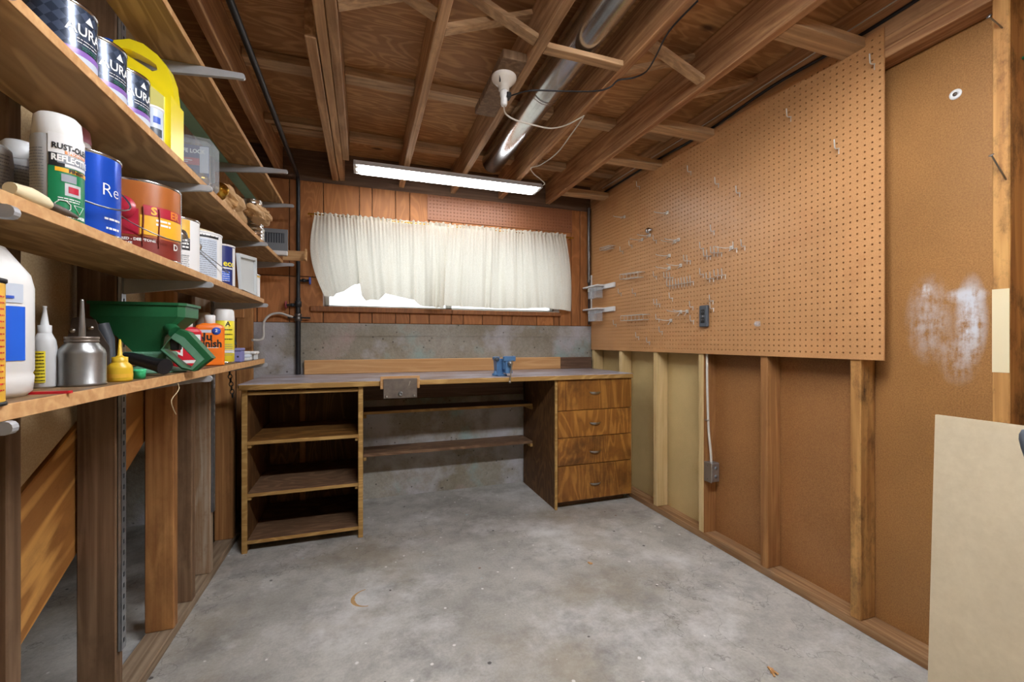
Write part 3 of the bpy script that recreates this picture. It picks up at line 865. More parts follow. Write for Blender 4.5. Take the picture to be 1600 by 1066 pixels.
# blue bench vise
bv = thing('bench_vise', (.845, 2.66, .89), 'small blue metal bench vise clamped near the worktop front edge', 'vise')
m = MB(); m.cbox(.80, .865, 2.60, 2.70, .8905, .903, .003); m.lathe((.815, 2.66, .8905), [(.032, 0), (.032, .012), (.022, .02), (.02, .03), (.0001, .03)], 18); m.build('base', 'vise_blue', bv)
m = MB(); m.hexa([V(.806, 2.63, .903), V(.85, 2.63, .903), V(.85, 2.69, .903), V(.806, 2.69, .903), V(.802, 2.625, 1.0), V(.842, 2.625, 1.0), V(.842, 2.70, 1.0), V(.802, 2.70, 1.0)]); m.build('fixed_body', 'vise_blue', bv)
m = MB(); m.cbox(.838, .872, 2.59, 2.68, .93, .985, .006); m.hexa([V(.845, 2.57, .91), V(.89, 2.57, .91), V(.89, 2.66, .91), V(.845, 2.66, .91), V(.85, 2.58, 1.0), V(.885, 2.58, 1.0), V(.885, 2.66, 1.0), V(.85, 2.66, 1.0)]); m.build('moving_body', 'vise_blue', bv)
MB().cbox(.835, .915, 2.575, 2.60, .985, 1.018, .004).build('jaw', 'vise_blue', bv)
MB().cbox(.795, .835, 2.66, 2.70, .99, 1.012, .004).build('jaw', 'vise_blue', bv)
m = MB(); m.lathe((.872, 2.60, .972), [(.0001, .055), (.013, .055), (.015, .05), (.015, .02), (.011, .018), (.011, 0)], 16, (0, -1, 0)); m.build('screw', 'steel', bv)
m = MB(); m.tube([(.878, 2.54, .992), (.862, 2.535, .862)], .0045, 8); m.lathe((.861, 2.5348, .858), [(.0001, -.008), (.006, -.006), (.008, 0), (.006, .006), (.0001, .008)], 12); m.build('handle_bar', 'zinc', bv)
m = MB(); m.lathe((.803, 2.64, .998), [(.0001, .03), (.013, .03), (.013, 0), (.0001, 0)], 14, (0, -1, 0)); m.build('pivot_bolt', 'dark_grey', bv)

# ---------------------------------------------------------------- shelves, standards and brackets
ST = [(.76, 'nearest the room entrance'), (1.549, 'on the broad grey stud'), (2.349, 'on the whitish stud'), (2.93, 'on the short stud by the bench end')]
for y, wh in ST[1:]:
    s_ = thing('shelf_standard', (XL, y, .25), 'slotted grey steel shelf standard screwed ' + wh, 'shelf rail', 'slotted shelf standards')
    z0 = .22 if y < 2 else (.32 if y < 2.5 else 1.45)
    m = MB(); m.box(XL + .0005, XL + .010, y - .012, y - .0105, z0, 2.1); m.box(XL + .0005, XL + .010, y + .0105, y + .012, z0, 2.1); m.box(XL + .0005, XL + .002, y - .012, y + .012, z0, 2.1)
    m.box(XL + .009, XL + .0105, y - .012, y - .004, z0, 2.1); m.box(XL + .009, XL + .0105, y + .004, y + .012, z0, 2.1)
    z = z0
    while z < 2.1:
        m.box(XL + .009, XL + .0105, y - .004, y + .004, z, z + .018); z += .0318
    m.build('channel', 'galvanised', s_)
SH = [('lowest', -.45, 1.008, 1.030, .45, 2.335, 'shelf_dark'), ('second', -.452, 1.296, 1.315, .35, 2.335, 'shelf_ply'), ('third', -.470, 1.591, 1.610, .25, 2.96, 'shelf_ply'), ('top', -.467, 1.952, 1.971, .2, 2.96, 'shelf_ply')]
for nm, xf, z0, z1, y0, y1, mt in SH:
    lab = {'lowest': 'lowest plywood shelf on the stud wall, carrying bottles and a green spreader', 'second': 'plywood shelf carrying a row of paint cans, above the green spreader', 'third': 'long plywood shelf carrying the yellow jug and a paper bag', 'top': 'topmost plywood shelf under the joists, seen from below'}[nm]
    s_ = thing('wall_shelf', ((XL + xf) / 2, y0, z0), lab, 'shelf', 'shelves along the stud wall')
    xb = XL + .014 if nm != 'top' else -.600
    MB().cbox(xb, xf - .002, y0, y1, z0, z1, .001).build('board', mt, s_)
    MB().cbox(xf - .0019, xf, y0, y1, z0, z1, .0005).build('front_edge', 'pine_board', s_)
tag(MB().cbox(XL + .014, -.602, 1.70, 2.95, 1.953, 1.970, .001).build('shelf_board', 'teal_paint'), 'narrow teal painted board lying behind the topmost shelf', 'board')
def bracket(y, z, tip, label):
    o = MB()
    n = 6; pts = [(XL + .011, y, z), (XL + .011, y, z - .045)]
    pts += [(tip - .03, y, z - .018)] + [(tip - .008 + .008 * math.sin(a), y, z - .009 - .009 * math.cos(a)) for a in [i * PI / n for i in range(n + 1)]]
    o.prism([(p[0], p[1] - .006, p[2]) for p in pts], (0, .012, 0))
    b = o.build('shelf_bracket', 'bracket_grey', None, (XL, y, z - .045))
    tag(b, label, 'bracket', 'steel shelf brackets')
for nm, xf, z0, z1, y0, y1, mt in SH:
    for i, (y, wh) in enumerate(ST):
        if i == 3 and nm in ('lowest', 'second'): continue
        yy = y if i < 3 else 2.93
        if nm == 'top' and i == 0: continue
        tip = {'lowest': -.44, 'second': -.438, 'third': -.44, 'top': -.352}[nm]
        if i == 3: tip = -.405
        bracket(yy, z0 - .0005, tip, f'grey steel bracket under the {nm} shelf, ' + (wh if i < 3 else 'at the curtain end of that shelf'))

# ================================================================== SMALLER THINGS ON THE WALLS AND CEILING
# gas pipe along the ceiling and down the back wall, with two valves
PXx, PYy = -.412, YB - .03
gp = thing('gas_pipe', (PXx, PYy, .9), 'black iron pipe running under the joists and down the panelling', 'pipe')
bend = [(PXx + .012, -1.5, 2.205), (PXx + .006, 2.0, 2.205), (PXx, PYy - .05, 2.203)] + [(PXx, PYy - .05 + .05 * math.sin(a), 2.153 + .05 * math.cos(a)) for a in [i * PI / 10 for i in range(1, 6)]]
MB().tube(bend + [(PXx, PYy, 1.40)], .0125, 10).build('pipe_run', 'black_pipe', gp)
MB().tube([(PXx, PYy, 1.40), (PXx, PYy, .893)], .0155, 10).build('pipe_run', 'black_pipe', gp)
MB().lathe((PXx, PYy, 1.36), [(.016, -.02), (.021, -.018), (.021, .018), (.016, .02)], 12).build('coupling', 'black_pipe', gp)
MB().lathe((PXx, PYy, 1.275), [(.016, -.03), (.022, -.028), (.022, -.005), (.017, 0), (.022, .005), (.022, .018), (.016, .02)], 12).build('coupling', 'pipe_steel', gp)
MB().tube([(PXx - .06, PYy - .01, 1.27), (PXx + .075, PYy - .012, 1.268)], .006, 8).build('clamp_bar', 'black_pipe', gp)
for sgn, z, mt, nm in ((1, 1.517, 'valve_blue', 'blue'), (-1, 1.352, 'valve_red', 'red')):
    st = MB(); st.tube([(PXx, PYy, z), (PXx + sgn * .068, PYy - .006, z)], [.009, .007], 8)
    st.lathe((PXx + sgn * .035, PYy - .003, z), [(.0001, -.012), (.012, -.01), (.012, .01), (.0001, .012)], 8, (1, 0, 0))
    so = st.build('valve_stem', 'black_pipe', gp)
    wm = MB(); cx = PXx + sgn * .072; R = .021
    wm.tube([(cx, PYy - .006 + R * math.cos(a), z + R * math.sin(a)) for a in [i * 2 * PI / 14 for i in range(14)]], .006, 6, closed=True)
    for a in (0, PI / 2):
        wm.bar((cx, PYy - .006 - R * math.cos(a), z - R * math.sin(a)), (cx, PYy - .006 + R * math.cos(a), z + R * math.sin(a)), .006, .006, (1, 0, 0))
    wm.build('valve_wheel', mt, gp)
hz = [onx(392, 523, -.56), ony(404, 520, 3.05), ony(412, 505, 3.1), ony(422, 493, 3.13), ony(437, 490, 3.14), ony(450, 494, 3.145), (PXx - .03, PYy - .012, 1.272)]
def smooth_path(p, k=5):
    p = [Vector(q) for q in p]; o = []
    for i in range(len(p) - 1):
        a = p[max(i - 1, 0)]; b = p[i]; c_ = p[i + 1]; d = p[min(i + 2, len(p) - 1)]
        for j in range(k):
            t = j / k
            o.append(.5 * ((2 * b) + (c_ - a) * t + (2 * a - 5 * b + 4 * c_ - d) * t * t + (3 * b - a - 3 * c_ + d) * t ** 3))
    return o + [p[-1]]
hz[0] = V(-.64, 2.98, 1.12); hz[1] = V(-.60, 3.06, 1.13)
tag(MB().tube(smooth_path(hz), .0075, 8).build('gas_hose', 'hose_grey', None, (PXx, PYy, 1.27)), 'thin grey hose curving from the pipe over the concrete ledge', 'hose')
# small wooden catch stuck out beyond third shelf
wk = thing('wood_block', (-.40, 2.95, 1.61), 'small notched wooden block at the end of the third shelf', 'wood block')
m = MB(); m.cbox(-.47, -.335, 2.945, 2.96, 1.612, 1.672, .001); m.build('panel', 'pine_board', wk)
m = MB(); m.cbox(-.345, -.335, 2.93, 2.945, 1.612, 1.685, .001); m.cbox(-.345, -.335, 2.885, 2.93, 1.612, 1.628, .001); m.cbox(-.345, -.335, 2.885, 2.895, 1.628, 1.66, .001); m.build('notched_end', 'pine_board', wk)
# corner conduit at right
cp = thing('corner_pipe', (1.773, YB - .03, 1.25), 'thin steel pipe rising in the corner beside the large pegboard', 'pipe')
MB().tube([(1.768, YB - .026, 1.62), (1.768, YB - .026, 2.22)], .013, 10).build('upper_pipe', 'pipe_steel', cp)
MB().tube([(1.768, YB - .026, 1.25), (1.768, YB - .026, 1.60)], .007, 8).build('lower_pipe', 'black_pipe', cp)
MB().lathe((1.768, YB - .026, 1.61), [(.014, -.012), (.016, -.01), (.016, .01), (.014, .012)], 12).build('collar', 'pipe_steel', cp)

# porcelain lampholder on J3
lh = thing('lamp_holder', (.558, 1.72, 2.17), 'white porcelain ceiling lampholder with plug adapter and cords', 'lamp holder')
MB().cbox(.515, .6155, 1.60, 2.05, 2.226, 2.262, .003).build('mounting_board', 'stud_grey', lh)
MB().lathe((.558, 1.72, 2.226), [(.052, 0), (.053, -.008), (.050, -.016), (.030, -.036), (.022, -.042), (.022, -.058), (.017, -.06), (.0001, -.06)], 28).build('holder', 'porcelain', lh)
MB().bar((.53, 1.685, 2.208), (.534, 1.70, 2.19), .006, .003).build('slot', 'print_black', lh)
ad = MB(); ad.lathe((.558, 1.72, 2.167), [(.017, 0), (.018, -.02), (.014, -.028), (.014, -.055), (.011, -.062), (.0001, -.062)], 18); ado = ad.build('adapter', 'white_plastic', lh)
MB().cbox(.565, .585, 1.70, 1.735, 2.135, 2.158, .003).build('plug', 'black_plastic', lh)
P4 = lambda px, py, z: onz(px, py, z)
c1 = [(.585, 1.71, 2.147), P4(830, 142, 2.15), P4(880, 143, 2.16), P4(930, 143, 2.18), P4(953, 137, 2.2), P4(966, 126, 2.221), P4(990, 122, 2.222), P4(1010, 112, 2.222), P4(1025, 88, 2.221), P4(1045, 50, 2.221), P4(1090, 2, 2.221)]
tag(MB().tube(smooth_path(c1), .0035, 6).build('extension_cord', 'cord_black', None, (.6, 1.7, 2.147)), 'black cord strung from the lampholder across to the next joist', 'cord')
c2 = [(.556, 1.715, 2.106), P4(790, 178, 2.105), P4(805, 188, 2.10), P4(830, 195, 2.11), P4(860, 201, 2.13), P4(885, 196, 2.17), P4(908, 184, 2.2), P4(911, 184, 2.22), P4(893, 210, 2.221), P4(870, 240, 2.221), P4(845, 258, 2.221), P4(830, 263, 2.215), P4(834, 272, 2.2), P4(845, 281, 2.2), P4(851, 288, 2.2), V(1.183, 2.84, 2.212)]
tag(MB().tube(smooth_path(c2), .0035, 6).build('extension_cord', 'cord_white', None, (.556, 1.715, 2.1)), 'white cord looping from the lampholder to the fluorescent fixture', 'cord')
# cables along the top of right wall
c3 = [V(1.800 - .006, .5, 2.30), V(1.797, 1.1, 2.285), V(1.796, 1.5, 2.30), V(1.795, 1.9, 2.275), V(1.796, 2.4, 2.29), V(1.796, 3.0, 2.29)]
tag(MB().tube(smooth_path(c3), .007, 8).build('cable', 'cord_black', None, (1.796, 2, 2.28)), 'black cable lying along the joist above the large pegboard', 'cable')
c4 = [V(1.799, .4, 2.335), V(1.798, 1.4, 2.33), V(1.797, 2.0, 2.322), V(1.798, 3.0, 2.33)]
tag(MB().tube(smooth_path(c4), .003, 6).build('cable', 'cord_white', None, (1.798, 2, 2.33)), 'thin pale wire stapled along the joist above the large pegboard', 'cable')

# outlet on the pegboard
oc = thing('power_outlet', (XP, 1.93, 1.17), 'dark slate double power outlet on the large pegboard', 'outlet')
a = onx(1096, 479, XP); b = onx(1109, 511, XP)
y0, y1 = b.y, a.y; zc = (a.z + b.z) / 2; hh = .060
MB().cbox(XP - .02, XP - .0005, y0, y1, zc - hh, zc + hh, .005).build('cover', 'dark_grey', oc)
for dz in (.022, -.022):
    f_ = MB().cbox(XP - .022, XP - .0195, (y0 + y1) / 2 - .014, (y0 + y1) / 2 + .014, zc + dz - .015, zc + dz + .015, .001).build('socket_face', 'black_plastic', oc)
    m = MB()
    for dy in (-.006, .006): m.box(XP - .0225, XP - .0218, (y0 + y1) / 2 + dy - .001, (y0 + y1) / 2 + dy + .001, zc + dz - .002, zc + dz + .008)
    m.build('slots', 'mid_grey', f_)
MB().lathe((XP - .02, (y0 + y1) / 2, zc), [(.004, 0), (.003, .0015), (.0001, .002)], 10, (-1, 0, 0)).build('screw', 'zinc', oc)
# conduit cable and junction box on stud
jb = thing('junction_box', (1.845, 1.90, .36), 'galvanised junction box fixed low on the stud below the outlet', 'junction box')
jx0, jx1, jy0, jy1, jz0, jz1 = 1.806, 1.862, 1.872, 1.925, .335, .440
MB().cbox(jx0, jx1, jy0, jy1, jz0, jz1, .004).build('box', 'galvanised', jb)
MB().cbox(jx0 - .004, jx0 - .0002, jy0 - .003, jy1 - .001, jz0 - .002, jz1 + .002, .002).build('cover_plate', 'zinc', jb)
for dz in (.035, .08):
    MB().lathe((jx0 + .03, jy0, jz0 + dz - .004), [(.010, 0), (.010, .001), (.0001, .001)], 14, (0, -1, 0)).build('knockout', 'mid_grey', jb)
for zz in (jz0 + .015, jz1 - .015):
    MB().lathe((jx0 - .004, (jy0 + jy1) / 2, zz), [(.004, 0), (.0001, .002)], 8, (-1, 0, 0)).build('screw', 'steel', jb)
c5 = [V(1.83, 1.90, .440), V(1.828, 1.902, .5), V(1.823, 1.912, .62), V(1.818, 1.915, .80), V(1.815, 1.915, .95), V(1.815, 1.915, 1.08)]
cb = thing('wall_cable', (1.83, 1.9, .44), 'white cable dropping from under the pegboard to the junction box', 'cable')
MB().tube(smooth_path(c5), .0065, 8).build('cable_run', 'cord_white', cb)
MB().cbox(1.808, 1.829, 1.9075, 1.9255, .668, .674, .001).build('staple', 'zinc', cb)

# ---- hooks on the pegboard
def tiny(pts, r): return MB().tube(pts, r, 5)
small = tiny([(0.006, 0, 0), (-.004, 0, 0), (-.020, 0, -.004), (-.026, 0, .0), (-.029, 0, .032)], .0026)
small.tube([(0, 0, 0), (-.003, 0, -.002), (-.003, 0, -.022)], .0018, 5)
longh = tiny([(.006, .0, 0), (-.004, 0, 0), (-.025, .018, -.002), (-.062, .036, .004), (-.072, .040, .010)], .0022)
longh.tube([(0, 0, 0), (-.025, -.022, -.006), (-.055, -.040, -.028), (-.062, -.044, -.030)], .0022, 5)
longh.cbox(-.006, .0005, -.01, .01, -.012, .008, .001)
HM = {}
def hook(kind, px, py, label, group):
    p = onx(px, py, XP)
    # snap onto hole pitch
    if kind not in HM:
        o = (small if kind == 's' else longh).build('pegboard_hook', 'hook_metal', None, (0, 0, 0)); HM[kind] = o
    else:
        o = HM[kind].copy(); COL.objects.link(o)
    o.location = p
    return tag(o, label, 'hook', group)
Z5 = lambda x, y: (1010 + x / 5.921, 340 + y / 5.921 + 3)
Z6 = lambda x, y: (900 + x / 3.806, 280 + y / 3.806)
Z2 = lambda x, y: (960 + x / 3.33, y / 3.33)
def hooks(conv, pts, label):
    for q in pts: hook('s', *conv(*q), label, 'small pegboard hooks')
hooks(Z5, [(630, 110)], 'small metal hook alone above the hook clusters on the pegboard')
hooks(Z5, [(530, 270), (565, 340), (595, 340), (630, 310), (662, 310), (700, 310)], 'small metal hook in the loose upper cluster of six on the pegboard')
hooks(Z5, [(915, 250), (840, 270)], 'small metal hook beside the tool holder nearest the bare end of the pegboard')
hooks(Z5, [(380, 385), (410, 385)], 'one of two close metal hooks above the tight row of nine')
hooks(Z5, [(530, 510), (590, 550), (625, 545), (662, 525), (700, 520), (735, 515)], 'small metal hook in the rising row of six above the power outlet')
hooks(Z5, [(97, 530), (195, 540), (222, 540), (248, 540)], 'small metal hook just over the end of the tight row of nine')
hooks(Z5, [(245, 730), (100, 785), (127, 785), (435, 810), (440, 940)], 'small metal hook between the row of nine and the power outlet')
hooks(Z5, [(620, 755), (625, 825)], 'small metal hook right beside the dark power outlet')
hooks(Z5, [(120, 925), (150, 1040), (95, 195)], 'small metal hook near the wire tool racks on the pegboard')
hooks(Z6, [(335, 395), (280, 430), (355, 680), (270, 680), (240, 865), (440, 970), (375, 940)], 'small metal hook near the white bin rails on the pegboard')
hooks(Z6, [(850, 30), (380, 45)], 'small metal hook high on the pegboard under the ceiling block')
hooks(Z2, [(400, 895), (655, 1005)], 'small metal hook in the pale sheen on the upper pegboard')
hooks(Z2, [(920, 610), (1170, 775)], 'small metal hook on the bare upper part of the pegboard')
hooks(Z2, [(1355, 335)], 'small metal hook by the free upper corner of the pegboard')
for k in range(9):
    hook('s', *Z5(222 + k * 27, 618 - k * 5), 'metal hook in the tight row of nine on the large pegboard', 'row of nine pegboard hooks')
def longs(conv, pts, label):
    for q in pts: hook('l', *conv(*q), label, 'two pronged tool holders')
longs(Z5, [(268, 205), (300, 188)], 'one of two close pronged wire tool holders beside the bright spring clip')
longs(Z5, [(215, 335), (320, 425), (215, 450)], 'two pronged wire tool holder above the tight row of nine hooks')
longs(Z5, [(790, 262)], 'long pronged wire tool holder nearest the bare end of the pegboard')
longs(Z5, [(320, 855), (380, 850), (230, 935)], 'two pronged wire tool holder low on the pegboard beside the outlet')
longs(Z6, [(290, 225)], 'pronged wire tool holder high on the pegboard by the curtain wall')
longs(Z6, [(545, 200)], 'pronged wire tool holder above the bright spring clip')
longs(Z6, [(395, 360), (440, 335)], 'pronged wire tool holder just under the bright spring clip')
def rack(pa, pb, n, h, label):
    a = onx(*pa, XP); b = onx(*pb, XP); r = thing('tool_rack', (XP, (a.y + b.y) / 2, min(a.z, b.z)), label, 'tool rack', 'wire tool racks')
    X0, X1 = XP - .012, XP - .055
    m = MB()
    for x in (X0, X1):
        for dz in (0, h): m.tube([(x, a.y, a.z + dz), (x, b.y, b.z + dz)], .0022, 5)
    m.build('rail', 'hook_metal', r)
    for i in range(n):
        q = a.lerp(b, i / (n - 1))
        MB().tube([(XP + .004, q.y, q.z + h), (X0, q.y, q.z + h), (X1, q.y, q.z + h), (X1, q.y, q.z), (X0, q.y, q.z)], .0020, 5).build('wire_loop', 'hook_metal', r)
rack(Z6(300, 600), Z6(410, 585), 6, .035, 'wire loop tool rack on the pegboard beside the upper white bin rail')
rack(Z6(305, 845), Z6(440, 838), 7, .035, 'wire loop tool rack on the pegboard beside the lower white bin rail')
rack(Z6(178, 428), Z6(235, 412), 5, .018, 'small wire loop rack high on the pegboard above the white bin rails')
# roller catch
rc = onx(1016, 361, XP)
r_ = thing('spring_clip', rc, 'bright round metal spring clip on the large pegboard', 'clip')
MB().lathe(rc, [(.0001, .032), (.012, .030), (.019, .022), (.021, .012), (.016, .006), (.010, 0)], 16, (-1, 0, 0)).build('cup', 'tin', r_)
MB().cbox(rc.x - .016, rc.x - .004, rc.y - .03, rc.y + .03, rc.z - .006, rc.z + .006, .002).build('clip_arm', 'tin', r_)
# white bin rails with clear bins
rod = thing('rail_upright', (XP - .012, 3.165, 1.30), 'slim white upright strip beside the bin rails', 'upright')
for z0_ in (onx(921, 452, XP).z, onx(921, 487, XP).z):
    pass
zU, zL = onx(945, 449, XP).z, onx(945, 485, XP).z
MB().cbox(XP - .012, XP - .001, 3.150, 3.162, zL - .01, zU + .12, .002).build('strip', 'white_plastic', rod)
for z, lab in ((zU, 'upper white wooden rail with clear ribbed bin on the pegboard'), (zL, 'lower white wooden rail with clear ribbed bin on the pegboard')):
    r_ = thing('bin_rail', (XP - .02, 2.98, z - .1), lab, 'bin rail', 'white bin rails')
    MB().cbox(XP - .018, XP - .001, 2.80, 3.149, z - .018, z + .018, .003).build('back_rail', 'white_paint', r_)
    MB().cbox(XP - .085, XP - .019, 2.93, 3.165, z + .004, z + .016, .003).build('ledge', 'white_paint', r_)
    b_ = MB()
    for i in range(6):
        yy = 2.96 + i * .022
        b_.cbox(XP - .078, XP - .076, yy, yy + .006, z - .085, z + .003, .0005)
    b_.box(XP - .076, XP - .074, 2.955, 3.085, z - .085, z + .003); b_.box(XP - .076, XP - .022, 2.955, 2.957, z - .085, z + .003); b_.box(XP - .076, XP - .022, 3.083, 3.085, z - .085, z + .003); b_.box(XP - .076, XP - .022, 2.955, 3.085, z - .087, z - .085)
    b_.build('clear_bin', 'clear_plastic', r_)
    MB().lathe((XP - .05, 3.125, z - .008), [(.0001, -.012), (.009, -.012), (.009, .011), (.0001, .011)], 12).build('knob', 'cream_plastic', r_)
# clear anchor
ca = onx(1186, 507, XP)
tag(MB().cbox(ca.x - .02, ca.x - .0005, ca.y - .012, ca.y + .012, ca.z - .012, ca.z + .014, .004).lathe((ca.x - .02, ca.y, ca.z), [(.009, 0), (.006, .008), (.0001, .01)], 10, (-1, 0, 0)).build('pegboard_anchor', 'clear_plastic', None, ca), 'small clear plastic anchor alone on the lower pegboard', 'anchor')
# washer and screw on gold sheet
wc = onx(1493, 148, XRB - .004)
ws = thing('washer_screw', wc, 'white washer with dark screw on the brown fibreboard', 'screw')
MB().lathe(wc, [(.006, 0), (.006, .0025), (.016, .0025), (.017, 0)], 20, (-1, 0, 0)).build('washer', 'white_plastic', ws)
MB().lathe(wc, [(.007, 0), (.006, .005), (.0001, .006)], 12, (-1, 0, 0)).build('screw_head', 'old_steel', ws)
for (pa, pb, lab) in (((1572, 281), (1549, 243), 'bent dark nail sticking from the near stud at shoulder height'), ((1566, 44), (1545, 26), 'dark nail sticking from the top of the near stud')):
    a = onx(*pa, XR); 
    d = (onx(*pb, XR - .055) - a)
    q = a + d
    nl = thing('nail', a, lab, 'nail')
    MB().tube([a + V(.008, 0, 0), a, q], .0021, 8).build('shank', 'steel', nl)
    MB().lathe(q, [(.0001, -.001), (.006, -.001), (.006, .001), (.0001, .001)], 12, d).build('nail_head', 'steel', nl)
gpn = V(1.866, .7175, 1.962)
tag(MB().lathe(gpn, [(.004, 0), (.004, .006), (.010, .008), (.009, .018), (.0001, .020)], 14, (0, -1, 0)).build('push_pin', 'green_plastic', None, gpn), 'green push pin stuck in the side of the near stud', 'push pin')

# leaning board and tool handle at the right
lb = MB(); yA, yB_ = .885, -.45
lb.hexa([V(1.745, yB_, .0), V(1.757, yB_, .0), V(1.757, yA, .0), V(1.745, yA, .0), V(1.784, yB_, .871), V(1.796, yB_, .871), V(1.796, yA, .871), V(1.784, yA, .871)])
tag(lb.build('leaning_sheet', 'melamine', None, (1.75, .2, 0)), 'cream coloured sheet leaning upright against the studs', 'board')
gp_ = ray(1606, 688) ; gpt = EYE + gp_ * (1.40 / gp_.x)
th_ = thing('pole_tool', (gpt.x + .02, gpt.y - .06, 0), 'dark rounded grip of a pole tool standing before the cream sheet', 'tool')
MB().lathe(gpt, [(.0001, .024), (.007, .022), (.012, .012), (.0135, 0), (.012, -.02), (.009, -.04), (.008, -.06)], 16, (-.04, .08, 1)).build('grip', 'dark_grey', th_)
MB().tube([gpt + V(.002, -.005, -.055), (gpt.x + .02, gpt.y - .06, .0)], .008, 10).build('pole', 'black_plastic', th_)

# ================================================================== GOODS ON THE SHELVES
def y_by_right(px, x, r):
    """distance along the shelf at which a round can's right outline falls on that pixel column"""
    lo, hi = .3, 3.2
    for _ in range(50):
        y = (lo + hi) / 2
        best = max(pxof(x + r * math.cos(a), y + r * math.sin(a)) for a in [i * 2 * PI / 48 for i in range(48)])
        if best < px: lo = y
        else: hi = y
    return (lo + hi) / 2
def fit(pl, pr, x):
    """distance and radius of a round thing whose outlines fall on two pixel columns"""
    r = .03
    for _ in range(30):
        y = y_by_right(pr, x, r)
        left = min(pxof(x + r * math.cos(a), y + r * math.sin(a)) for a in [i * 2 * PI / 48 for i in range(48)])
        r *= (pr - pl) / (pr - left)
    return y_by_right(pr, x, r), r
def y_at(px, x):
    d = ray(px, 500); return x * d.y / d.x
def can(name, x, y, z, r, h, body, label, cat='can', lid='tin', rim='tin', group=None, handle=None, ears=True):
    c = thing(name, (x, y, z), label, cat, group)
    MB().lathe((x, y, z), [(r, .003), (r, h - .004)], 36).build('body', body, c)
    MB().lathe((x, y, z), [(.0001, .0), (r - .004, 0), (r + .0018, .0008), (r + .0018, .0045), (r, .006)], 36).build('bottom_rim', rim, c)
    MB().lathe((x, y, z), [(r, h - .007), (r + .0018, h - .005), (r + .0018, h - .001), (r - .002, h), (r - .010, h), (r - .011, h - .006), (r - .018, h - .006), (r - .018, h - .003), (.0001, h - .003)], 36).build('lid', lid, c)
    fa = face_ang(x, y)
    if handle is not None:
        ae, drop, ah = handle     # ear angle, droop
        e1 = V(x + (r + .004) * math.cos(fa + ae), y + (r + .004) * math.sin(fa + ae), z + h * .66)
        e2 = V(x + (r + .004) * math.cos(fa + ae + PI), y + (r + .004) * math.sin(fa + ae + PI), z + h * .66)
        for e in (e1,):
            d = (e - V(x, y, e.z)).normalized()
            MB().lathe(e - d * .004, [(.016, 0), (.015, .003), (.009, .004), (.006, .007), (.0001, .008)], 14, d).build('handle_ear', 'zinc', c)
        pts = []
        for i in range(15):
            t = i / 14; a = fa + ae + PI * t * (1 if ah > 0 else -1)
            rr = r + .007 + .012 * math.sin(PI * t)
            pts.append((x + rr * math.cos(a), y + rr * math.sin(a), e1.z - drop * math.sin(PI * t)))
        MB().tube(pts, .0016, 6).build('wire_handle', 'steel', c)
    return c, fa
def lines(c, x, y, r, z, n, dz, a0, a1, mat='print_grey', hgt=.0022):
    """rows of small unreadable print, joined as one printed block"""
    m = MB()
    rnd = random.Random(int((x + y + z) * 9999))
    for i in range(n):
        a = a0; zz = z - i * dz
        while a < a1 - .04:
            b = min(a1, a + rnd.uniform(.05, .22))
            k = 3
            vs = [(x + r * math.cos(a + (b - a) * j / k), y + r * math.sin(a + (b - a) * j / k), zz + q) for q in (0, hgt) for j in range(k + 1)]
            m.add(vs, [(j, j + 1, k + 2 + j, k + 1 + j) for j in range(k)])
            a = b + .025
    if m.v:
        o = m.build('small_print', mat, c); o['kind'] = 'stuff'
def spray(name, x, y, z, r, h, body, label, cap='white_plastic', cap_r=None, cap_h=.05, cat='spray can', group=None):
    c = thing(name, (x, y, z), label, cat, group); cr_ = cap_r or r
    MB().lathe((x, y, z), [(.0001, 0), (r - .003, 0), (r, .003), (r, h - cap_h - .008), (r - .004, h - cap_h)], 28).build('body', body, c)
    MB().lathe((x, y, z), [(cr_, h - cap_h - .006), (cr_ + .0005, h - cap_h), (cr_ - .002, h - .006), (cr_ - .007, h), (.0001, h)], 28).build('cap', cap, c)
    MB().lathe((x, y, z), [(r, .0), (r + .0012, .002), (r, .005)], 28).build('bottom_rim', 'tin', c)
    return c, face_ang(x, y)
def bottle(name, x, y, z, prof, body, label, cat='bottle', cap=None, capmat='white_plastic', sx=1.0, sy=1.0, group=None, n=28):
    c = thing(name, (x, y, z), label, cat, group)
    fa = face_ang(x, y)
    def squash(mb):
        ca_, sa_ = math.cos(fa), math.sin(fa)
        out = []
        for v in mb.v:
            dx, dy = v[0] - x, v[1] - y
            f_ = dx * ca_ + dy * sa_; s_ = -dx * sa_ + dy * ca_
            f_ *= sx; s_ *= sy
            out.append((x + f_ * ca_ - s_ * sa_, y + f_ * sa_ + s_ * ca_, v[2]))
        mb.v = out; return mb
    squash(MB().lathe((x, y, z), prof, n)).build('body', body, c)
    if cap: squash(MB().lathe((x, y, z), cap, 20)).build('cap', capmat, c)
    return c, fa

S1, S2, S3 = 1.0303, 1.3153, 1.6103
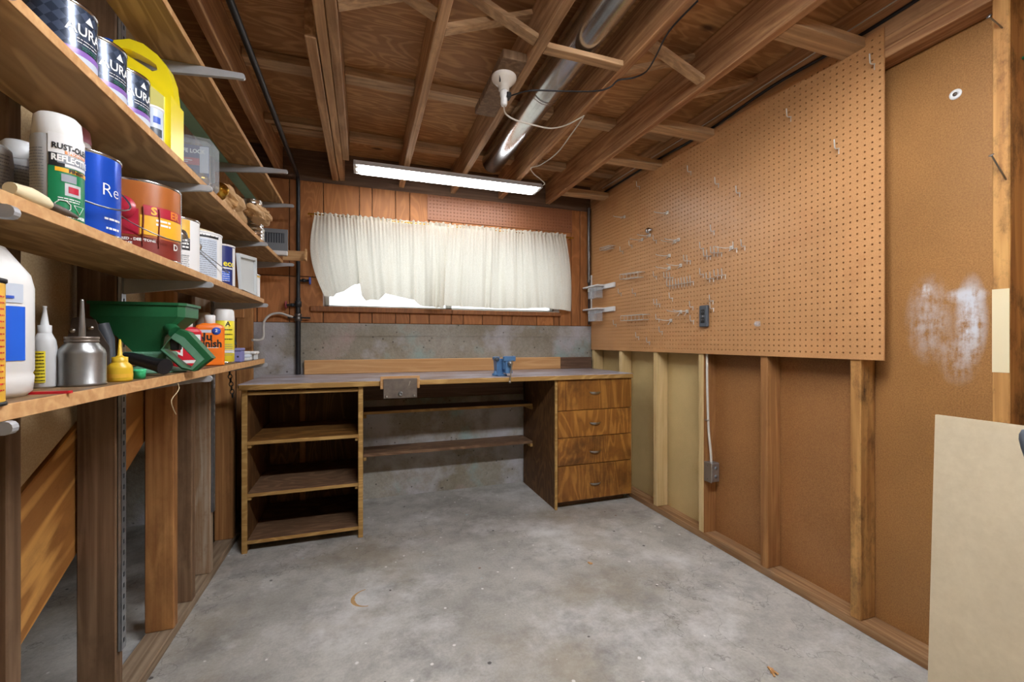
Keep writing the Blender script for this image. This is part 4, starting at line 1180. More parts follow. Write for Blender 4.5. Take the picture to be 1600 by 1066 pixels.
# ---------- lowest shelf
p = onz(12, 619, S1); x = -.545; y = y_by_right(49, x, .066)
c, fa = bottle('jug', x, y, S1, [(.0001, 0), (.060, 0), (.068, .008), (.070, .03), (.068, .035), (.070, .04), (.070, .165), (.066, .185), (.040, .225), (.024, .230), (.022, .240), (.0001, .240)], 'white_plastic', 'white plastic jug with bright blue label at the entrance end of the lowest shelf', 'jug', cap=[(.0235, .228), (.0235, .258), (.019, .260), (.0001, .260)], sx=.8)
m = MB()
def flatlabel(parent, x, y, r, z0, z1, a0, a1, mat, sx=.8, name='label_panel', off=.0012):
    fa = face_ang(x, y); m = MB(); n = 10; vs = []
    for zz in (z0, z1):
        for i in range(n + 1):
            a = a0 + (a1 - a0) * i / n
            f_ = math.cos(a) * (r + off) * sx; s_ = math.sin(a) * (r + off)
            vs.append((x + f_ * math.cos(fa) - s_ * math.sin(fa), y + f_ * math.sin(fa) + s_ * math.cos(fa), zz))
    m.add(vs, [(i, i + 1, n + 2 + i, n + 1 + i) for i in range(n)], True)
    return m.build(name, mat, parent)
flatlabel(c, x, y, .070, S1 + .055, S1 + .135, -.95, .95, 'blue_label')
flatlabel(c, x, y, .070, S1 + .14, S1 + .168, -.9, .9, 'label_pale_blue')
flatlabel(c, x, y, .0712, S1 + .146, S1 + .150, -.2, .7, 'print_blue', name='print_line')
x, r = -.472, .035; y = y_by_right(9, x, r)
c, fa = can('oil_tin', x, y, S1, .035, .165, 'label_amber', 'yellow labelled tin in front of the white jug', 'tin', lid='label_black', rim='label_black')
lines(c, x, y, .0358, S1 + .14, 16, .008, fa - .2, fa + 1.2, 'print_red', .0018)
x = -.545; y, r = fit(49, 90, x); k_ = r / .032
K = lambda pr_, kk, kh=None: [(q_[0] * kk if q_[0] > .001 else q_[0], q_[1] * (kh or kk)) for q_ in pr_]
c, fa = bottle('glue_bottle', x, y, S1, K([(.0001, 0), (.029, 0), (.032, .004), (.032, .085), (.029, .10), (.018, .116), (.0001, .116)], k_, .85), 'grey_white', 'small white squeeze bottle with grey cone nozzle beside the oil can', 'bottle', cap=K([(.0185, .112), (.0185, .132), (.0115, .133), (.0045, .168), (.006, .170), (.006, .173), (.0001, .173)], k_, .85), capmat='grey_white')
flatlabel(c, x, y, r, S1 + .010, S1 + .066, -.95, .05, 'label_lemon', 1.0)
lines(c, x, y, r + .0016, S1 + .061, 9, .006, fa - .85, fa + .0, 'print_black', .0016)
x = -.505; y, r = fit(87, 167, x); k_ = r / .049
oc2 = thing('oil_can', (x, y, S1), 'dented silver pump oil can with long upright spout', 'oil can')
MB().lathe((x, y, S1), K([(.0001, 0), (.049, 0), (.051, .003), (.049, .005), (.049, .060), (.046, .068), (.034, .080), (.032, .082)], k_, 1.0), 36).build('body', 'steel', oc2)
MB().lathe((x, y, S1), K([(.032, .080), (.035, .082), (.035, .085), (.033, .0865), (.035, .088), (.035, .092), (.006, .093), (.0001, .093)], k_, 1.0), 30).build('screw_cap', 'old_steel', oc2)
MB().lathe((x, y, S1), [(.0052, .092), (.0050, .104), (.0026, .160), (.0020, .163), (.0001, .163)], 14).build('spout', 'steel', oc2)
# riveted plate tool behind
tp = thing('riveted_tool', (-.60, 1.42, S1), 'dark metal plate with two bright rivets leaning behind the oil can', 'tool')
m = MB(); YT = 1.31
po = [onx_ for onx_ in [ony(97, 560, YT), ony(113, 498, YT), ony(120, 496, YT), ony(148, 500, YT), ony(152, 508, YT), ony(153, 515, YT), ony(170, 542, YT), ony(172, 570, YT), ony(150, 577, YT)]]
m.prism(po, (0, .004, 0)); m.build('plate', 'old_steel', tp)
for q in ((113, 517), (142, 513)):
    p = ony(*q, YT); MB().lathe(p, [(.006, 0), (.004, .004), (.0001, .005)], 12, (0, -1, 0)).build('rivet', 'zinc', tp)
m = MB(); m.tube([ony(158, 508, YT + .02), ony(168, 530, YT + .02), ony(172, 575, YT + .02)], [.016, .014, .012], 10); m.build('grip', 'dark_grey', tp)
x = -.482; y, r = fit(166, 208, x); k_ = r / .0275
c, fa = bottle('oil_bottle', x, y, S1, K([(.0001, 0), (.026, 0), (.0275, .003), (.0275, .028), (.026, .034), (.017, .042), (.016, .044), (.0001, .044)], k_, .95), 'mustard', 'squat yellow squeeze bottle with cone tip in front of the spreader', 'bottle', cap=K([(.0175, .042), (.0175, .053), (.010, .054), (.0055, .057), (.0026, .090), (.0018, .092), (.0001, .092)], k_, .95), capmat='mustard')
band(c, 'dark_residue', 'label_amber', (x, y), r + .0004, S1 + .008, S1 + .016, 0, 2 * PI)
x = -.474; y, r = fit(207, 229, x); k_ = r / .0185
gl = thing('plastic_tub', (x, y, S1), 'small mint green plastic tub beside the yellow bottle', 'tub')
MB().lathe((x, y, S1), K([(.0001, 0), (.0165, 0), (.0175, .015)], k_, 1.0), 20).build('tub', 'mint_plastic', gl)
MB().lathe((x, y, S1), K([(.0175, .0145), (.0185, .016), (.0185, .021), (.0001, .021)], k_, 1.0), 20).build('lid', 'mint_plastic', gl)
# spreader
sp = thing('hand_spreader', (-.53, 1.38, S1), 'green hand crank seed spreader with black crank grip', 'spreader')
YS = 1.40
m = MB()
T = 1.212
rim0 = [(-.648, 1.36, T - .034), (-.465, 1.36, T - .034), (-.452, 1.373, T - .034), (-.452, 1.47, T - .034), (-.465, 1.485, T - .034), (-.648, 1.485, T - .034)]
rimt = [(a, b, T) for a, b, _ in rim0]
low = [(-.60, 1.375, 1.125), (-.505, 1.375, 1.125), (-.50, 1.38, 1.125), (-.50, 1.445, 1.125), (-.505, 1.45, 1.125), (-.60, 1.45, 1.125)]
bot = [(-.57, 1.385, 1.085), (-.515, 1.385, 1.085), (-.51, 1.39, 1.085), (-.51, 1.435, 1.085), (-.515, 1.44, 1.085), (-.57, 1.44, 1.085)]
n = 6
for A, B in ((rimt, rim0), (rim0, low), (low, bot)):
    m.add(A + B, [(i, (i + 1) % n, n + (i + 1) % n, n + i) for i in range(n)])
m.add([V(*q) + V(0, 0, -.03) for q in rimt], [tuple(range(n))])
m.build('hopper', 'green_plastic', sp)
m = MB()
ro = [((a + .545) * 1.045 - .545, (b - 1.41) * 1.07 + 1.41, T - .004) for a, b, _ in rim0]
m.ringprism(ro, [((a + .545) * .97 - .545, (b - 1.41) * .95 + 1.41, T - .004) for a, b, _ in rim0], (0, 0, .007)); m.build('rim', 'green_plastic', sp)
m = MB(); m.cbox(-.590, -.495, 1.37, 1.455, 1.060, 1.086, .005); m.lathe((-.54, 1.41, S1), [(.0001, 0), (.075, 0), (.078, .004), (.03, .02), (.028, .032)], 28); m.build('gear_housing', 'green_dusty', sp)
YH = 1.352
Z5b = lambda x, y: (120 + x / 5, 440 + y / 5)
outer = [ony(*Z5b(*q), YH) for q in ((800, 375), (870, 400), (1055, 600), (915, 705), (820, 690), (650, 540))]
inner = [ony(*Z5b(*q), YH) for q in ((730, 445), (800, 490), (930, 620), (890, 680), (825, 655), (668, 530))]
MB().ringprism(outer, inner, (0, .034, 0)).build('d_handle', 'green_plastic', sp)
m = MB(); m.ringprism([p.lerp(q, .55) + V(0, -.002, 0) for p, q in zip(inner, outer)][:6], [p.lerp(q, .05) + V(0, -.002, 0) for p, q in zip(inner, outer)], (0, .002, 0)); m.build('handle_lip', 'green_dusty', sp)
m = MB(); a_ = ony(*Z5b(770, 400), YH + .01); m.tube([a_, V(-.50, 1.39, 1.16)], .016, 10); m.build('handle_neck', 'green_plastic', sp)
MB().cbox(*sorted((ony(*Z5b(720, 450), YH).x, ony(*Z5b(790, 450), YH).x)), YH + .004, YH + .03, ony(*Z5b(750, 540), YH).z, ony(*Z5b(750, 450), YH).z, .003).build('trigger', 'black_plastic', sp)
m = MB(); g0, g1 = ony(*Z5b(385, 590), 1.325), ony(*Z5b(690, 700), 1.265)
g1.z = max(g1.z, S1 + .021)
m.tube([g0, g0.lerp(g1, .15), g0.lerp(g1, .8), g0.lerp(g1, .95), g1], [.012, .0145, .016, .019, .0195], 14); m.build('crank_grip', 'black_rubber', sp)
m = MB(); m.tube([g0, V(-.545, 1.375, 1.075)], .006, 8); m.build('crank_arm', 'old_steel', sp)
# bottles behind the spreader
def flatbottle(name, x, y, z, wd, dp, h, body, label, shoulder=.85, neck=.012, capmat='white_plastic', caph=.03, cat='bottle', bev=.01):
    c = thing(name, (x, y, z), label, cat); fa = face_ang(x, y)
    r = V(-math.sin(fa), math.cos(fa), 0); f_ = V(math.cos(fa), math.sin(fa), 0)
    o = V(x, y, z)
    def loop(w2, d2, zz, k=5):
        out = []
        rr = min(bev, w2 * .6, d2 * .9)
        for (sx_, sy_, a0) in ((1, 1, 0), (-1, 1, PI / 2), (-1, -1, PI), (1, -1, 3 * PI / 2)):
            for i in range(k + 1):
                a = a0 + PI / 2 * i / k
                out.append(o + r * (sx_ * (w2 - rr) + rr * math.cos(a)) + f_ * (sy_ * (d2 - rr) + rr * math.sin(a)) + V(0, 0, zz))
        return out
    L = [loop(wd / 2 - .003, dp / 2 - .003, 0), loop(wd / 2, dp / 2, .003), loop(wd / 2, dp / 2, h * shoulder), loop(wd / 2 - .005, dp / 2 - .002, h * (shoulder + .06)), loop(max(wd * .25, neck), max(dp * .25, neck * .9), h * (shoulder + .11))]
    n = len(L[0]); m = MB()
    for i in range(len(L) - 1):
        m.add(L[i] + L[i + 1], [(k, (k + 1) % n, n + (k + 1) % n, n + k) for k in range(n)], True)
    m.add(L[0], [tuple(range(n))]); m.add(L[-1], [tuple(range(n))])
    m.build('body', body, c)
    MB().lathe((x, y, z), [(neck, h * (shoulder + .10)), (neck + .002, h * (shoulder + .11)), (neck + .002, h * (shoulder + .11) + caph), (neck, h * (shoulder + .11) + caph + .002), (.0001, h * (shoulder + .11) + caph + .002)], 18).build('cap', capmat, c)
    return c, r, f_, o
x, y = -.545, y_at(293, -.545)
c, r, f_, o = flatbottle('cleaner_bottle', x, y, S1, .075, .04, .135, 'red_plastic', 'red bottle with white arrow print standing behind the green spreader', caph=.02)
d0 = o + f_ * .0205
MB().prism([d0 + r * -.03 + V(0, 0, .045), d0 + r * -.012 + V(0, 0, .035), d0 + r * -.012 + V(0, 0, .07), d0 + r * -.018 + V(0, 0, .07), d0 + r * -.018 + V(0, 0, .046), d0 + r * -.03 + V(0, 0, .052)], f_ * .001).build('arrow_print', 'print_white', c)
MB().prism([d0 + r * -.03 + V(0, 0, .012), d0 + r * .034 + V(0, 0, .012), d0 + r * .034 + V(0, 0, .022), d0 + r * -.03 + V(0, 0, .022)], f_ * .0008).build('print_line', 'print_white', c)
MB().prism([d0 + r * .005 + V(0, 0, .085), d0 + r * .034 + V(0, 0, .085), d0 + r * .034 + V(0, 0, .105), d0 + r * .005 + V(0, 0, .105)], f_ * .0008).build('print_line', 'print_white', c)
x, y = -.500, y_at(328, -.500)
c, r, f_, o = flatbottle('polish_bottle', x, y, S1, .084, .045, .148, 'orange_plastic', 'orange car polish bottle with white cap and dark lettering', .87, .014, caph=.026)
d0 = o + f_ * .0228
text_flat(c, 'Nu', .036, d0 + r * -.016 + V(0, 0, .098), r, (0, 0, 1), 'print_black', .0012)
text_flat(c, 'Finish', .036, d0 + r * .0 + V(0, 0, .074), r, (0, 0, 1), 'print_black', .0012, .82)
MB().lathe(d0 + r * .018 + V(0, 0, .118), [(.013, 0), (.013, .0008), (.0001, .0008)], 20, f_).build('round_badge', 'print_blue', c)
text_flat(c, '2', .014, d0 + r * .018 + V(0, 0, .119), r, (0, 0, 1), 'print_white', .0004, off=.0018)
MB().prism([d0 + r * -.03 + V(0, 0, .112), d0 + r * .004 + V(0, 0, .112), d0 + r * .004 + V(0, 0, .122), d0 + r * -.03 + V(0, 0, .122)], f_ * .0008).build('price_sticker', 'label_pale_blue', c)
for k in range(7):
    w_ = [.034, .032, .025, .03, .02, .024, .018][k]
    z_ = .060 - k * .0075
    MB().prism([d0 + r * -w_ + V(0, 0, z_), d0 + r * w_ * .7 + V(0, 0, z_), d0 + r * w_ * .7 + V(0, 0, z_ + .0022), d0 + r * -w_ + V(0, 0, z_ + .0022)], f_ * .0006).build('print_line', 'label_orange' if k else 'print_white', c)
x = -.505; y = y_at(350.5, x)
c, fa = spray('spray_can', x, y, S1, .033, .205, 'label_lemon', 'yellow spray can with broad white cap behind the orange bottle', cap_h=.038)
text_cyl(c, 'A', .025, (x, y), .0336, fa + .35, S1 + .148, 'print_black', .0006)
lines(c, x, y, .0336, S1 + .125, 3, .018, fa - .5, fa + .9, 'print_black', .004)
lines(c, x, y, .0336, S1 + .07, 6, .008, fa - .5, fa + .9, 'print_grey', .002)
band(c, 'pale_stripe', 'label_white', (x, y), .0335, S1 + .038, S1 + .05, fa - 1.2, fa + 1.2)
x, y = -.62, y_at(318, -.62)
c, fa = spray('aerosol_can', x, y, S1, .026, .20, 'label_grey', 'grey can with white top hidden between orange bottle and spreader', cap_h=.05)
# brush, purple box, lids, scrub brush
br = thing('hand_brush', (-.56, 2.20, S1), 'black bristled round brush standing at the bench end of the lowest shelf', 'brush')
bx_, by_ = -.565, 2.18
for i in range(26):
    a = i * 2.4; rr = .030 * math.sqrt((i + .5) / 26)
    MB().tube([(bx_ + rr * .7 * math.cos(a), by_ + rr * .7 * math.sin(a), S1 + .125), (bx_ + rr * 1.15 * math.cos(a), by_ + rr * 1.15 * math.sin(a), S1 + .068)], [.0045, .0055], 5).build('bristle_tuft', 'bristle', br)
MB().lathe((bx_, by_, S1), [(.0001, .12), (.028, .12), (.03, .126), (.026, .136), (.0001, .137)], 20).build('brush_head', 'black_plastic', br)
MB().tube([(bx_, by_, S1 + .12), (bx_, by_, S1 + .002)], .010, 10).build('handle', 'cream_plastic', br)
pb = thing('plastic_box', (-.495, 2.03, S1), 'small lilac plastic box beside the yellow spray can', 'box')
MB().cbox(-.518, -.458, 1.955, 2.005, S1, S1 + .044, .003).build('body', 'lilac', pb)
MB().cbox(-.520, -.456, 1.952, 2.008, S1 + .044, S1 + .056, .003).build('lid', 'lilac', pb)
MB().lathe((-.470, 1.955, S1 + .022), [(.004, 0), (.0001, .002)], 8, (0, -1, 0)).build('catch', 'print_black', pb)
for k in range(3):
    r_ = .030 - k * .002; 
    tag(MB().lathe((-.485, 2.11, S1 + k * .0135), [(.0001, 0), (r_ - .002, 0), (r_, .002), (r_, .011), (r_ - .002, .013), (.0001, .013)], 20).build('jar_lid', 'label_pale_blue' if k % 2 else 'grey_white', None, (-.485, 2.11, S1 + k * .0135)), ['pale jar lid at the bottom of the small stack by the lilac box', 'bluish jar lid in the middle of the small stack by the lilac box', 'pale jar lid on top of the small stack by the lilac box'][k], 'lid', 'stacked jar lids')
sb = thing('scrub_brush', (-.49, 2.27, S1), 'white nail brush at the very end of the lowest shelf', 'brush')
MB().cbox(-.525, -.46, 2.205, 2.28, S1 + .024, S1 + .037, .004).build('back', 'white_plastic', sb)
for i in range(5):
    for j in range(3):
        MB().tube([(-.518 + i * .0125, 2.218 + j * .024, S1 + .024), (-.518 + i * .0125, 2.218 + j * .024, S1)], .0042, 5).build('bristle_tuft', 'grey_white', sb)
pc = MB(); a_, b_ = onz(46, 617, S1), onz(112, 615, S1)
tag(MB().bar(a_ + V(0, 0, .002), b_ + V(0, 0, .002), .006, .004).build('flat_pencil', 'red_plastic', None, a_), 'red flat pencil lying on the lowest shelf before the white bottle', 'pencil')
# string and chain hanging
s0 = V(-.448, 1.39, 1.008)
tag(MB().tube(smooth_path([onx(278, 600, -.449), onx(279, 610, -.449), onx(268, 626, -.449), onx(271, 640, -.449), onx(275, 648, -.449)]), .0012, 5).build('string', 'string_tan', None, onx(278, 600, -.449)), 'short tan string dangling from the lowest shelf edge', 'string')
ch = thing('hanging_chain', (-.60, 2.36, .9), 'short dark chain hanging below the end of the lowest shelf', 'chain')
for k in range(9):
    cz = 1.0 - k * .018; cx_ = -.605 + k * .002; R = .008
    MB().tube([(cx_ + (R * math.cos(a) if k % 2 else 0), 2.36 + (0 if k % 2 else R * math.cos(a)), cz + R * 1.45 * math.sin(a)) for a in [i * 2 * PI / 10 for i in range(10)]], .0024, 5, closed=True).build('link', 'chain_black', ch)

# ---------- second shelf
x = -.503; r = .033; y = y_by_right(132, x, r)
c, fa = spray('spray_can', x, y, S2, r, .187, 'label_grey', 'spray can with green label and white cap at the entrance end of the second shelf', cap='white_plastic', cap_r=.0315, cap_h=.035)
R = r + .0006
band(c, 'label_wrap', 'label_green', (x, y), R, S2 + .006, S2 + .095, fa - .35, fa + 1.5)
band(c, 'white_panel', 'label_white', (x, y), R, S2 + .096, S2 + .150, fa - .35, fa + 1.5)
band(c, 'gold_stripe', 'label_yellow', (x, y), R + .0004, S2 + .086, S2 + .093, fa - .1, fa + 1.5)
band(c, 'black_swoosh', 'label_black', (x, y), R + .0004, S2 + .094, S2 + .116, fa - .33, fa + .25)
text_cyl(c, 'RUST-OLEUM', .0135, (x, y), R + .0008, fa + .72, S2 + .128, 'print_black', .0004, .8)
band(c, 'red_stripe', 'label_orange', (x, y), R + .0006, S2 + .117, S2 + .1225, fa + .25, fa + 1.3)
text_cyl(c, 'SPECIALTY', .006, (x, y), R + .001, fa + .75, S2 + .1197, 'print_white', .0002)
band(c, 'grey_panel', 'print_grey', (x, y), R + .0005, S2 + .1005, S2 + .1155, fa - .02, fa + 1.35)
text_cyl(c, 'REFLECTIVE', .0145, (x, y), R + .001, fa + .62, S2 + .108, 'print_white', .0006, .78)
text_cyl(c, 'FINISH', .0085, (x, y), R + .0012, fa + .75, S2 + .0895, 'print_black', .0003)
band(c, 'picture_frame', 'label_grey', (x, y), R + .0004, S2 + .047, S2 + .068, fa + .25, fa + .95)
band(c, 'picture_spot', 'label_red', (x, y), R + .0008, S2 + .052, S2 + .063, fa + .38, fa + .82)
band(c, 'plate_print', 'print_grey', (x, y), R + .0006, S2 + .070, S2 + .083, fa + .12, fa + .72)
for sg, cc in ((.18, 8), (.85, 3)):
    m = MB(); pts = []
    for i in range(cc):
        a = 2 * PI * i / cc + (PI / 8 if cc == 8 else -PI / 2); da = .010 * math.cos(a) / R; pts.append((x + (R + .001) * math.cos(fa + sg + da), y + (R + .001) * math.sin(fa + sg + da), S2 + .028 + .010 * math.sin(a)))
    m.tube(pts, .0008, 4, closed=True); m.build('hazard_mark', 'print_white', c)
text_cyl(c, 'EXTREME DANGER', .0068, (x, y), R + .001, fa + .5, S2 + .0125, 'print_white', .0003, .85)
lines(c, x, y, R + .0008, S2 + .041, 2, .004, fa + .0, fa + .9, 'print_white', .0015)
lines(c, x, y, R + .0005, S2 + .12, 20, .005, fa - 1.3, fa - .5, 'print_grey', .0016)
x, r = -.600, .034; y = y_by_right(143, x, r)
c, fa = spray('spray_can', x, y, S2, r, .262, 'label_white', 'tall white can with pink lid behind the green labelled spray can', cap='pink_plastic', cap_h=.028)
x, r = -.600, .027
for k, px_ in enumerate((58, 26)):
    y = y_by_right(px_ + 8 - 6 * k, x, r)
    c, fa = spray('aerosol_can', x - k * .005, y, S2, r, .165 - k * .03, 'label_grey', ['grey printed aerosol can close behind the green labelled spray can', 'shorter grey printed aerosol can at the entrance end of the second shelf'][k], cap='grey_white', cap_h=.03)
    lines(c, x - k * .005, y, r + .0006, S2 + .115, 18, .006, fa - .9, fa + .9, 'print_grey', .002)
ct = thing('caulk_nozzle', onx(60, 320, -.47), 'off white caulk nozzle lying on the edge of the second shelf', 'nozzle')
a_, b_ = V(-.470, .800, S2 + .014), V(-.458, .925, S2 + .008)
MB().tube([a_, a_.lerp(b_, .25), a_.lerp(b_, .45), a_.lerp(b_, .55)], [.009, .0135, .011, .006], 12).build('bulb', 'cream_plastic', ct)
MB().tube([a_.lerp(b_, .5), a_.lerp(b_, .75), b_], [.007, .0065, .003], 10).build('tip', 'old_steel', ct)
x, r = -.515, .056; y = y_by_right(190, x, r)
c, fa = can('paint_can', x, y, S2, r, .158, 'blue_can', 'glossy blue paint can with wire handle on the second shelf', group=None, handle=(-1.1, .055, 1))
R = r + .0008
text_cyl(c, 'Re', .034, (x, y), R, fa + .78, S2 + .088, 'print_white', -.0004)
lines(c, x, y, R, S2 + .032, 1, .006, fa + .55, fa + 1.15, 'print_white', .004)
lines(c, x, y, R, S2 + .014, 1, .006, fa + .6, fa + 1.1, 'print_white', .004)
band(c, 'bar_code_patch', 'label_white', (x, y), R, S2 + .010, S2 + .040, fa - .25, fa + .05)
m = MB()
for k in range(8):
    a = fa - .2 + k * .025
    m.add([(x + (R + .0004) * math.cos(a + q), y + (R + .0004) * math.sin(a + q), zz) for zz in (S2 + .016, S2 + .036) for q in (0, .010)], [(0, 1, 3, 2)])
o_ = m.build('bar_code', 'print_black', c); o_['kind'] = 'stuff'
x, r = -.540, .082; y = y_by_right(283, x, r)
c, fa = can('stain_can', x, y, S2, r, .192, 'label_brown', 'large red and brown wood stain can with wire handle on the second shelf', handle=(-.85, .075, 1))
R = r + .0008
band(c, 'label_band', 'label_rust', (x, y), R, S2 + .006, S2 + .052, fa - 1.2, fa + 1.3)
band(c, 'label_panel', 'label_red', (x, y), R + .0003, S2 + .055, S2 + .118, fa - 1.2, fa - .05)
MB().lathe((x + R * math.cos(fa - .42), y + R * math.sin(fa - .42), S2 + .118), [(.028, 0), (.028, .0012), (.0001, .0012)], 24, (math.cos(fa - .42), math.sin(fa - .42), 0)).build('round_emblem', 'label_red', c)
band(c, 'label_panel', 'label_yellow', (x, y), R + .0003, S2 + .058, S2 + .105, fa - .02, fa + 1.3)
band(c, 'red_header', 'label_red', (x, y), R + .0004, S2 + .106, S2 + .130, fa + .05, fa + 1.3)
text_cyl(c, 'S', .026, (x, y), R + .001, fa + .30, S2 + .117, 'label_yellow', .001)
text_cyl(c, 'ER', .026, (x, y), R + .001, fa + .92, S2 + .117, 'label_orange', .001)
lines(c, x, y, R + .001, S2 + .094, 2, .010, fa + .35, fa + .75, 'print_white', .005)
text_cyl(c, 'D', .022, (x, y), R + .001, fa + .95, S2 + .038, 'print_white', .0006)
text_cyl(c, 'RED - DEEPTONE', .0085, (x, y), R + .001, fa - .05, S2 + .044, 'print_white', .0004)
text_cyl(c, 'BASE', .0085, (x, y), R + .001, fa - .30, S2 + .034, 'print_white', .0004)
text_cyl(c, '3.64 L', .011, (x, y), R + .001, fa - .22, S2 + .0215, 'print_white', .0004)
band(c, 'side_notes', 'label_white', (x, y), R, S2 + .010, S2 + .185, fa + 1.32, fa + 1.9)
lines(c, x, y, R + .0006, S2 + .18, 24, .007, fa + 1.34, fa + 1.85, 'print_grey', .002)
band(c, 'bar_code_patch', 'label_white', (x, y), R + .0008, S2 + .010, S2 + .052, fa - .78, fa - .48)
m = MB()
for k in range(9):
    a = fa - .74 + k * .022
    m.add([(x + (R + .0014) * math.cos(a + q), y + (R + .0014) * math.sin(a + q), zz) for zz in (S2 + .018, S2 + .046) for q in (0, .009)], [(0, 1, 3, 2)])
o_ = m.build('bar_code', 'print_black', c); o_['kind'] = 'stuff'
for aa in (.05, .42):
    MB().tube([(x + (R + .002) * math.cos(fa + aa + .01 * math.sin(k)), y + (R + .002) * math.sin(fa + aa + .01 * math.sin(k)), S2 + .125 - k * .016) for k in range(7)], .0016, 4).build('paint_drip', 'label_rust', c)
x, r = -.528, .060; y = y_by_right(312, x, r)
c, fa = can('paint_can', x, y, S2, r, .158, 'label_white', 'white paint can with yellow upper label and wire handle', handle=(.25, .05, -1))
R = r + .0008
band(c, 'label_panel', 'label_amber', (x, y), R, S2 + .098, S2 + .150, fa - .9, fa + .62)
band(c, 'black_strip', 'label_black', (x, y), R, S2 + .062, S2 + .096, fa - .9, fa + .62)
lines(c, x, y, R + .0006, S2 + .088, 3, .010, fa - .8, fa + .58, 'print_white', .005)
MB().lathe((x + R * math.cos(fa - .2), y + R * math.sin(fa - .2), S2 + .05), [(.010, 0), (.010, .0012), (.0001, .0012)], 18, (math.cos(fa - .2), math.sin(fa - .2), 0)).build('round_emblem', 'label_amber', c)
lines(c, x, y, R + .0006, S2 + .045, 6, .006, fa - .8, fa + .58, 'print_grey', .002)
x, r = -.530, .066; y = y_by_right(347, x, r)
c, fa = can('paint_can', x, y, S2, r, .163, 'label_white', 'white paint can with pale blue printed label and dark band under the lid', handle=(-.1, .07, 1), lid='label_white', rim='label_white')
R = r + .0008
band(c, 'label_panel', 'label_pale_blue', (x, y), R, S2 + .012, S2 + .138, fa - .3, fa + .85)
band(c, 'dark_header', 'label_black', (x, y), R, S2 + .142, S2 + .152, fa - .3, fa + .95)
lines(c, x, y, R + .0006, S2 + .149, 1, .01, fa - .25, fa + .9, 'print_white', .005)
lines(c, x, y, R + .0006, S2 + .130, 17, .007, fa - .25, fa + .8, 'print_grey', .002)
rx = thing('roller_handle', (x, y - .02, S2 + .164), 'cream wooden handle lying on top of the white paint can', 'handle')
MB().tube([(x - .05, y - .09, S2 + .1735), (x - .02, y - .05, S2 + .1735), (x + .01, y + .01, S2 + .1735), (x + .028, y + .045, S2 + .1735), (x + .033, y + .053, S2 + .1735)], [.008, .0088, .0092, .0088, .005], 12).build('grip', 'cream_plastic', rx)
x, r = -.520, .053; y = y_by_right(367, x, r)
c, fa = can('paint_can', x, y, S2, r, .160, 'navy', 'navy blue paint can with eco lettering beside the frosted tray', lid='label_white', rim='label_white')
R = r + .0008
text_cyl(c, 'eco', .032, (x, y), R, fa + .72, S2 + .088, 'label_lemon', .0008)
band(c, 'white_line', 'label_white', (x, y), R, S2 + .068, S2 + .073, fa - .6, fa + .95)
band(c, 'blue_picture', 'blue_label', (x, y), R, S2 + .022, S2 + .060, fa - .3, fa + .75)
lines(c, x, y, R + .0006, S2 + .054, 5, .008, fa - .2, fa + .7, 'label_pale_blue', .003)
band(c, 'side_notes', 'label_white', (x, y), R, S2 + .008, S2 + .15, fa + .98, fa + 1.6)
x, y = -.56, 1.99
bottle('cleaner_bottle', x, y, S2, [(.0001, 0), (.026, 0), (.028, .003), (.028, .12), (.016, .14), (.0001, .14)], 'grey_white', 'small white bottle hidden behind the frosted tray', cap=[(.0165, .136), (.0165, .158), (.0001, .159)], capmat='cream_plastic')
tr = thing('plastic_tray', (-.465, 2.04, S2), 'frosted plastic tray standing on edge on the second shelf', 'tray')
A_ = V(-.458, 1.93, S2 + .001); B_ = V(-.462, 2.20, S2 + .001)
qs = [A_, B_, V(-.472, 2.235, S2 + .178), V(-.468, 1.93, S2 + .142)]
qi = [V(-.459, 1.945, S2 + .012), V(-.463, 2.185, S2 + .012), V(-.471, 2.215, S2 + .162), V(-.467, 1.945, S2 + .130)]
MB().prism(qs, (-.003, 0, 0)).build('base', 'frosted', tr)
MB().ringprism([q + V(.0, 0, 0) for q in qs], qi, (.010, 0, 0)).build('wall', 'frosted', tr)
x, r = -.495, .035; y = 2.285
c, fa = can('paint_tin', x, y, S2, r, .108, 'label_white', 'small white tin with black printed label at the end of the second shelf', 'tin')
band(c, 'black_strip', 'label_black', (x, y), r + .0007, S2 + .072, S2 + .088, fa - .4, fa + .6)
band(c, 'black_strip', 'label_black', (x, y), r + .0007, S2 + .054, S2 + .060, fa - .4, fa + .6)
MB().lathe((x + (r + .0005) * math.cos(fa + .2), y + (r + .0005) * math.sin(fa + .2), S2 + .036), [(.009, 0), (.009, .001), (.005, .001), (.005, 0)], 16, (math.cos(fa + .2), math.sin(fa + .2), 0)).build('round_emblem', 'print_blue', c)
band(c, 'gold_cap', 'label_amber', (x, y), r + .0007, S2 + .094, S2 + .102, fa - 1.5, fa + 1.5)

